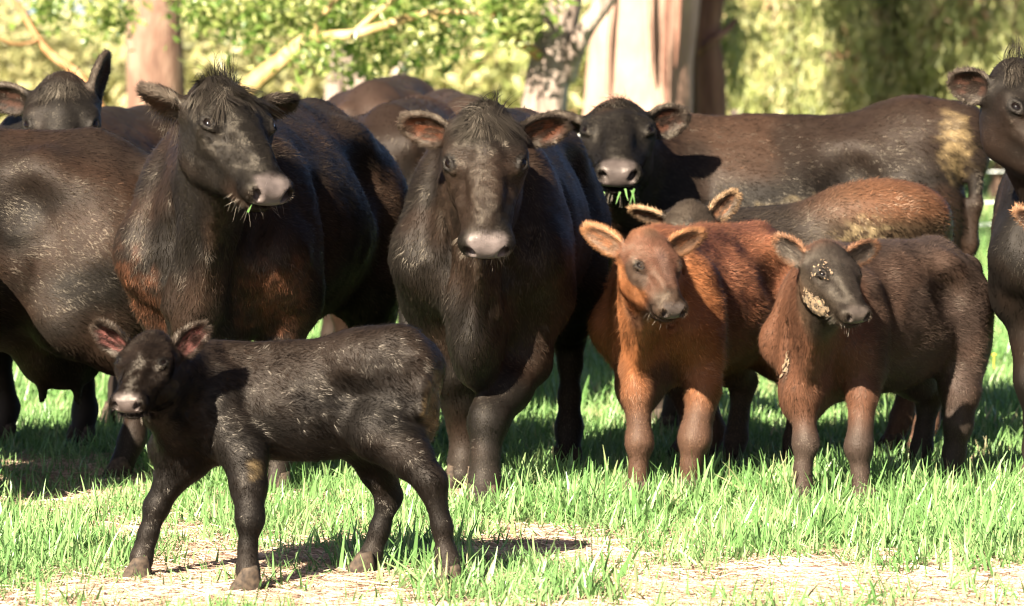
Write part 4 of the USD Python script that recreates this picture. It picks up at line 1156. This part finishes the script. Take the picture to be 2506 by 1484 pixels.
def dark_brown_coat(A, V, q, N):
    n = meshkit.fbm(V * 5.0 + 5, 3, 8)
    c = np.tile([0.026, 0.017, 0.013], (len(V), 1))
    c = mixc(c, (0.036, 0.021, 0.0145), sstep(0.45, 0.65, n))
    c = mixc(c, (0.022, 0.014, 0.011), 0.6 * sstep(0.55, 0.7, meshkit.fbm(V * 2.3 + 2, 2, 6)))
    front = sstep(0.30 * A.L, 0.44 * A.L, V[:, 0])
    c = mixc(c, (0.066, 0.027, 0.0135), 0.85 * front)
    k = A.b(0.97, 0, 0.12)
    c = mixc(c, (0.018, 0.014, 0.011), sstep(1.2, 0.7, np.linalg.norm((V - k) / [0.12, 0.035, 0.14], axis=1)))
    c = mixc(c, (0.022, 0.017, 0.0135), 0.85 * sstep(1.0, 0.65, V[:, 2] / A.zb))
    h = A.inhead(q)
    hc = np.tile([0.010, 0.008, 0.0065], (len(V), 1))
    hc = mixc(hc, (0.055, 0.026, 0.013), 0.8 * sstep(-0.08, -0.14, q[:, 2]) * sstep(0.05, -0.05, q[:, 1]))
    hc = mixc(hc, (0.03, 0.021, 0.013), 0.5 * sstep(0.0, -0.06, q[:, 2]))
    c = c * (1 - h[:, None]) + hc * h[:, None]
    return mixc(c, (0.013, 0.010, 0.008), A.earmask)

def brown_rump_coat(A, V, q, N):
    n = meshkit.fbm(V * 5.0 + 15, 3, 12)
    c = np.tile([0.010, 0.0075, 0.006], (len(V), 1))
    rear = sstep(0.05, -0.25, V[:, 0] / A.L)
    c = mixc(c, (0.040, 0.025, 0.014), rear * (0.6 + 0.4 * sstep(0.4, 0.6, n)))
    c = mixc(c, (0.065, 0.026, 0.012), 0.8 * sstep(0.86, 1.0, (V[:, 2] - A.zb) / A.H) * rear)
    c = mixc(c, (0.08, 0.03, 0.013), 0.8 * sstep(-0.42, -0.48, V[:, 0] / A.L))
    d = np.linalg.norm((V - A.b(0.30, 0.7, 0.80)) / [0.13, 0.25, 0.09], axis=1)
    m = sstep(1.1, 0.5, d + 1.2 * (meshkit.fbm(V * 30.0, 2, 4) - 0.5))
    c = mixc(c, (0.17, 0.125, 0.065), 0.75 * m * sstep(0.40, 0.55, meshkit.fbm(V * 45.0, 2, 14)))
    c = mixc(c, (0.012, 0.009, 0.007), A.earmask)
    return mixc(c, (0.07, 0.036, 0.023), 0.7 * sstep(0.8, 0.5, V[:, 2] / A.zb))

def E(e, n, l=0.20, w=0.115):
    return dict(e=dirw(*e), n=dirw(*n), l=l, w=w)

HERD = []
def cow(**k):
    k.setdefault("group", "calves with the herd" if k.get("calf") else "grown cattle of the herd")
    HERD.append(k)

def yaw_of(hx, hy):
    return math.atan2(hy, hx)

cow(name="black_cow", label="black cow facing the camera head-on in the middle, long nose pointing down", category="cow", seed=2, L=1.50, W=0.318, zt=1.33, zb=0.56,
    pos=(-0.035, 16.80), yaw=yaw_of(-0.13, -0.989), head=dict(o=P(1188, 402, 15.72), f=dirw(0.02, 0.86, -0.51), s=1.04),
    ears=[E((-1, -0.28, 0.15), (-0.1, 0.55, -1), 0.185, 0.12), E((1, -0.25, 0.15), (0.1, 0.55, -1), 0.185, 0.115)],
    coat=black_coat(0.30), hairs=150000, fur=0.025, udder=True, udder_at=(0.28, 0, 0.03), nose=(0.080, 0.064, 0.057), locks=dict(n=900, l=0.10, up=0.5), whiskers=200, res=(0.015, 0.0055),
    ear_in=(0.055, 0.018, 0.008), brisket=(0.985, 0.02), dewlap=1.1,
    legs={"fl": [(P(1278, 880, 16.35), 0.095), (P(1240, 950, 16.25), 0.078), (P(1194, 1035, 16.12), 0.064), (P(1188, 1115, 16.1), 0.043), (P(1187, 1175, 16.1), 0.048), (P(1180, 1222, 16.05), 0.052)],
          "fr": [(P(1105, 905, 16.55), 0.095), (P(1128, 975, 16.6), 0.070), (P(1138, 1040, 16.65), 0.058), (P(1136, 1105, 16.65), 0.042), (P(1134, 1135, 16.65), 0.046), (P(1130, 1165, 16.6), 0.05)]})
cow(name="black_cow", label="black cow with shaggy forelock looking aside over the small calf", category="cow", seed=3, L=1.58, W=0.37, zt=1.36, zb=0.55,
    pos=(-0.88, 16.95), yaw=yaw_of(-0.27, -0.963), head=dict(o=P(578, 312, 15.80), f=dirw(0.44, 0.62, -0.65), s=1.06, roll=0.05),
    ears=[E((-1, -0.40, 0.25), (-0.2, 0.9, -0.35), 0.17, 0.12), E((1, -0.25, 0.5), (0.1, 0.8, -0.35), 0.19, 0.13)],
    coat=black_coat(0.42, dung=[((0.93, s, 0.15), (0.16, 0.16, 0.22), 0.9, (0.050, 0.020, 0.010)) for s in (-0.7, 0.7)]), hairs=150000, fur=0.026, ear_fur=0.030, more=[lambda A, r: A.ear_fringe(r, 0), lambda A, r: A.ear_fringe(r, 1, 120, 0.06)], nose=(0.075, 0.060, 0.053), locks=dict(n=1300, l=0.12, up=0.5, wx=0.055, wy=0.04), whiskers=50, res=(0.015, 0.0055))
cow(name="black_cow", label="big black cow standing side-on at the left edge, its head out of the picture", category="cow", seed=4, leg=1.2, L=1.60, W=0.40, zt=1.255, zb=0.45,
    pos=(-2.07, 17.2), yaw=math.pi + 0.04, head=dict(o=np.array([-3.15, 16.9, 1.25]), f=dirw(-0.8, 0.5, -0.2), s=1.0),
    ears=[E((0, -0.2, 1), (-1, 0.5, 0)), E((0, -0.2, -1), (-1, 0.5, 0))], coat=black_coat(0.45), lay=0.9, streak=0.3, jitter=0.22, glint=0.12, hairs=110000, fur=0.024, udder=True, udder_at=(0.24, 0, -0.03), res=(0.018, 0.010),
    legs={"hr": -0.22})
cow(name="black_cow", label="black cow side-on with dung on its rump, chewing green grass, head turned to us", category="cow", seed=5, L=1.50, W=0.36, zt=1.27, zb=0.55,
    pos=(1.065, 18.95), yaw=math.pi + 0.06, head=dict(o=P(1513, 328, 18.30), f=dirw(-0.02, 0.42, -0.9), s=1.06),
    ears=[E((-1, -0.28, 0.15), (0, 0.9, -0.4), 0.17, 0.115), E((1, -0.35, 0.05), (0.05, 0.3, -1), 0.165, 0.13)],
    coat=black_coat(0.5, (0.034, 0.017, 0.0095), dung=[((0.045, 0.45, 0.84), (0.085, 0.45, 0.16), 0.9), ((0.47, 0.95, 0.40), (0.20, 0.3, 0.12), 0.9, (0.16, 0.12, 0.065))]),
    hairs=100000, fur=0.024, swirl=0.7, locks=dict(n=350, l=0.05, up=0.6), whiskers=60, res=(0.017, 0.0065), ear_in=(0.04, 0.015, 0.008), 
    extra=[("e", P(2270, 330, 18.95), (0.24, 0.22, 0.15), 0.15)],
    tail=[(P(2362, 315, 18.85), 0.05), (P(2388, 400, 18.8), 0.030), (P(2387, 500, 18.78), 0.024), (P(2376, 600, 18.8), 0.030), (P(2370, 640, 18.8), 0.018)])
cow(name="black_cow", label="black cow with its head raised, cut off by the right edge", category="cow", seed=6, L=1.52, W=0.36, zt=1.34, zb=0.55,
    pos=(2.10, 17.1), yaw=yaw_of(-0.12, -0.99), head=dict(o=P(2546, 268, 15.95), f=dirw(0.42, 0.66, -0.62), s=1.06),
    ears=[E((-1, -0.30, 0.1), (-0.1, 0.5, -1), 0.15, 0.13), E((1, -0.25, 0.4), (0.1, 0.8, -0.35))],
    coat=black_coat(0.25), hairs=65000, fur=0.020, locks=dict(n=600, l=0.09, up=0.9), res=(0.018, 0.007))
cow(name="black_cow", label="black cow peering over the back of the cow at the left edge, one ear up", category="cow", seed=7, L=1.5, W=0.34, zt=1.30, zb=0.56,
    pos=(-1.68, 18.75), yaw=yaw_of(-0.35, -0.93), head=dict(o=P(150, 308, 17.95), f=dirw(0.02, 0.78, -0.62), s=1.08),
    ears=[E((-1, -0.22, 0.1), (0, 0.4, -1), 0.20, 0.12), E((0.28, -1, 0.1), (0.9, 0.25, -0.35), 0.20, 0.10)],
    coat=black_coat(0.4), locks=dict(n=350, l=0.06, up=0.5), hairs=42000, fur=0.022, res=(0.020, 0.008))
cow(name="black_cow", label="black back of a cow seen between the shaggy cow and the middle cow", category="cow", seed=8, L=1.5, W=0.33, zt=1.31, zb=0.56,
    pos=(-0.45, 19.9), yaw=yaw_of(0.10, 0.99), head=dict(o=np.array([-0.35, 21.0, 1.0]), f=np.array([0.1, 0.7, -0.7]), s=1.0),
    ears=[E((1, 0, 0.3), (0, 0.8, 1)), E((-1, 0, 0.3), (0, 0.8, 1))], coat=black_coat(0.6), hairs=16000, fur=0.03, res=(0.024, 0.014), hair_w=0.0026)
cow(name="black_cow", label="dark brown cow hump farthest back, above the gap beside the middle cow", category="cow", seed=9, L=1.5, W=0.35, zt=1.36, zb=0.58,
    pos=(-0.60, 22.9), yaw=yaw_of(0.12, 0.99), head=dict(o=np.array([-0.45, 24.0, 1.0]), f=np.array([0.1, 0.7, -0.7]), s=1.0),
    ears=[E((1, 0, 0.3), (0, 0.8, 1)), E((-1, 0, 0.3), (0, 0.8, 1))], coat=black_coat(0.8, (0.032, 0.018, 0.012)), hairs=10000, fur=0.03, res=(0.026, 0.016), hair_w=0.003)
cow(name="black_cow", label="brownish black back sloping up behind the head of the middle cow", category="cow", seed=10, L=1.5, W=0.34, zt=1.31, zb=0.58,
    pos=(-0.26, 21.6), yaw=yaw_of(-0.12, 0.99), head=dict(o=np.array([-0.40, 22.7, 0.9]), f=np.array([-0.4, 0.6, -0.7]), s=1.0),
    ears=[E((1, 0, 0.3), (0, 0.8, 1)), E((-1, 0, 0.3), (0, 0.8, 1))], coat=black_coat(0.8, (0.030, 0.017, 0.011)), hairs=8000, fur=0.03, res=(0.026, 0.016), hair_w=0.003)

D1 = 13.95
cow(name="black_calf", label="small fluffy black calf walking in front of the cows", category="calf", seed=21, calf=True, hair_look="hair_glossy", fat=0.93, L=0.83, W=0.150, zt=0.705, zb=0.352,
    pos=(-0.632, 14.05), yaw=math.pi, head=dict(o=P(350, 896, 13.72), f=dirw(-0.25, 0.56, -0.79), s=0.625),
    ears=[E((-1, -0.80, 0.1), (-0.25, 0.3, -1), 0.232, 0.124), E((0.9, -0.85, 0.2), (0.35, 0.2, -1), 0.220, 0.120)],
    coat=black_coat(0.30, (0.017, 0.010, 0.0062), (0.0030, 0.0024, 0.0019), dung=[((0.66, 1.0, -0.02), (0.035, 0.15, 0.035), 0.5), ((0.02, 0.35, 0.50), (0.04, 0.2, 0.12), 0.6)]), hairs=130000, fur=0.020, lay=2.6, lay_scale=15.0, glint=0.16, streak=0.7, swirl=1.2, swirl_scale=14.0, hair_w=0.0015, res=(0.0105, 0.0040), lump=0.004, lift=0.40,
    ear_in=(0.085, 0.032, 0.026), whiskers=60, jitter=0.28,
    tail=[(P(985, 835, 14.0), 0.035), (P(1022, 880, 13.97), 0.022), (P(1032, 950, 13.95), 0.018), (P(1030, 1010, 13.93), 0.016)],
    extra=[("e", P(930, 880, 14.05), (0.17, 0.11, 0.10), 0.08)],
    legs={"fl": [(P(600, 1120, 13.95), 0.064), (P(608, 1190, 13.91), 0.050), (P(612, 1270, 13.87), 0.037), (P(606, 1345, 13.87), 0.022), (P(606, 1395, 13.87), 0.028), (P(612, 1428, 13.85), 0.030)],
          "fr": [(P(460, 1130, 14.12), 0.051), (P(415, 1180, 14.12), 0.041), (P(383, 1240, 14.12), 0.034), (P(362, 1310, 14.12), 0.025), (P(346, 1365, 14.12), 0.028), (P(344, 1402, 14.10), 0.029)],
          "hl": [(P(925, 1060, 13.98), 0.080), (P(1000, 1115, 13.94), 0.064), (P(1056, 1180, 13.90), 0.043), (P(1082, 1290, 13.90), 0.025), (P(1094, 1370, 13.90), 0.029), (P(1106, 1416, 13.88), 0.030)],
          "hr": [(P(890, 1080, 14.18), 0.070), (P(925, 1150, 14.22), 0.053), (P(952, 1215, 14.25), 0.036), (P(928, 1300, 14.25), 0.026), (P(908, 1360, 14.25), 0.028), (P(892, 1393, 14.22), 0.030)]})
cow(name="brown_calf", label="orange and red brown calf with dark eye patch, standing before the cows", category="calf", seed=22, calf=True, neck=1.28, fat=0.88, L=1.10, W=0.235, zt=0.925, zb=0.385,
    pos=(0.70, 16.83), yaw=yaw_of(-0.50, -0.866), head=dict(o=P(1606, 655, 15.95), f=dirw(0.34, 0.74, -0.58), s=0.69),
    ears=[E((-1, -0.62, 0.1), (-0.1, 0.35, -1), 0.249, 0.112), E((1, -0.50, 0.2), (0.25, 0.35, -1), 0.232, 0.112)],
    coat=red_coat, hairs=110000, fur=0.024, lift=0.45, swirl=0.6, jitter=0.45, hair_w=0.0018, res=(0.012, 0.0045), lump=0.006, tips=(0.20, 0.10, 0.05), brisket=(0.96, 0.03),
    ear_in=(0.10, 0.04, 0.017), ear_edge=(0.20, 0.085, 0.032), nose=(0.046, 0.036, 0.030), whiskers=40,
    legs={"fr": [(P(1562, 962, 16.33), 0.046), (P(1565, 1085, 16.32), 0.042), (P(1562, 1150, 16.32), 0.026), (P(1562, 1190, 16.33), 0.029), (P(1558, 1218, 16.3), 0.030)],
          "fl": [(P(1722, 955, 16.45), 0.056), (P(1700, 1075, 16.42), 0.052), (P(1692, 1140, 16.42), 0.030), (P(1690, 1190, 16.43), 0.031), (P(1686, 1214, 16.4), 0.033)]})
cow(name="dark_brown_calf", label="dark brown calf with dried mud caked on its cheek", category="calf", seed=23, calf=True, neck=1.15, fat=0.90, L=1.02, W=0.215, zt=0.885, zb=0.36,
    pos=(1.30, 16.52), yaw=yaw_of(-0.62, -0.785), head=dict(o=P(2050, 676, 15.72), f=dirw(0.38, 0.68, -0.63), s=0.66),
    ears=[E((-0.95, -0.78, 0.1), (-0.2, 0.3, -1), 0.220, 0.120), E((1, -0.55, 0.2), (0.25, 0.35, -1), 0.215, 0.120)],
    coat=dark_brown_coat, hairs=110000, fur=0.020, lift=0.45, swirl=0.6, jitter=0.45, hair_w=0.0017, res=(0.012, 0.0045), lump=0.006, tips=(0.055, 0.038, 0.028), brisket=(0.97, 0.05),
    more=[lambda A, r: A.chips(r, "dried_mud", [0.072, 0.045, -0.130], [0.07, 0.11, 0.060], 330, 0.0026), lambda A, r: A.chips(r, "dried_mud", [0.10, -0.01, 0.03], [0.06, 0.07, 0.05], 30, 0.0024), lambda A, r: A.chips(r, "dried_mud", A.b(0.98, 0.0, 0.16), [0.10, 0.035, 0.12], 24, 0.005, False)],
    ear_in=(0.022, 0.016, 0.012), ear_edge=(0.14, 0.06, 0.027), nose=(0.048, 0.038, 0.031), whiskers=60,
    legs={"fr": [(P(1968, 962, 16.12), 0.043), (P(1972, 1085, 16.10), 0.040), (P(1965, 1150, 16.10), 0.024), (P(1966, 1190, 16.1), 0.027), (P(1958, 1222, 16.08), 0.029)],
          "fl": [(P(2112, 965, 16.15), 0.046), (P(2102, 1095, 16.12), 0.044), (P(2106, 1160, 16.12), 0.025), (P(2110, 1205, 16.12), 0.027), (P(2116, 1240, 16.08), 0.029)],
          "hl": [(P(2350, 960, 16.72), 0.066), (P(2345, 1040, 16.70), 0.047), (P(2335, 1110, 16.72), 0.036), (P(2322, 1165, 16.7), 0.028), (P(2315, 1205, 16.65), 0.029)]})
cow(name="brown_calf", label="black and brown calf behind the orange calf, its head mostly hidden", category="calf", seed=24, calf=True, L=1.22, W=0.25, zt=0.955, zb=0.42,
    pos=(1.04, 17.75), yaw=yaw_of(-0.96, -0.28), extra=[('e', P(2160, 520, 17.75), (0.26, 0.17, 0.13), 0.15)], head=dict(o=P(1690, 566, 16.95), f=dirw(0.0, 0.62, -0.78), s=0.66),
    ears=[E((-1, -0.30, 0.2), (0, 0.75, -0.6), 0.244, 0.112), E((0.8, -0.80, 0.1), (0.2, 0.3, -1), 0.232, 0.120)],
    coat=brown_rump_coat, hairs=60000, fur=0.024, lift=0.45, swirl=0.8, jitter=0.45, res=(0.015, 0.006), lump=0.006, ear_in=(0.13, 0.06, 0.03), ear_edge=(0.20, 0.12, 0.06),
    tips=(0.07, 0.048, 0.03))
cow(name="black_calf", label="calf beyond the right edge, only its ear in the picture", category="calf", seed=25, calf=True, L=1.05, W=0.21, zt=0.95, zb=0.40,
    pos=(2.32, 16.5), yaw=yaw_of(-0.3, -0.95), head=dict(o=P(2640, 600, 15.75), f=dirw(0.2, 0.7, -0.7), s=0.66),
    ears=[E((-1, -0.62, 0.1), (-0.1, 0.35, -1), 0.232, 0.112), E((1, -0.50, 0.2), (0.25, 0.35, -1))],
    coat=black_coat(0.5), hairs=12000, fur=0.022, res=(0.02, 0.007), ear_edge=(0.16, 0.08, 0.04))

cow(name="black_calf", label="calf standing beyond the left edge, its shadow falling on the udder of the side-on cow", category="calf", seed=26, calf=True, L=1.02, W=0.20, zt=0.97, zb=0.46,
    pos=(-2.05, 16.32), yaw=yaw_of(-0.05, 1.0), head=dict(o=np.array([-2.12, 17.0, 0.95]), f=np.array([-0.2, 0.7, -0.6]), s=0.66),
    ears=[E((-1, -0.3, 0.1), (-0.1, 0.35, -1), 0.20, 0.10), E((0.5, -0.8, 0.2), (0.25, 0.35, -1), 0.14, 0.09)],
    coat=black_coat(0.5), hairs=6000, fur=0.022, res=(0.02, 0.009))
for h in HERD:
    Animal(h).build()
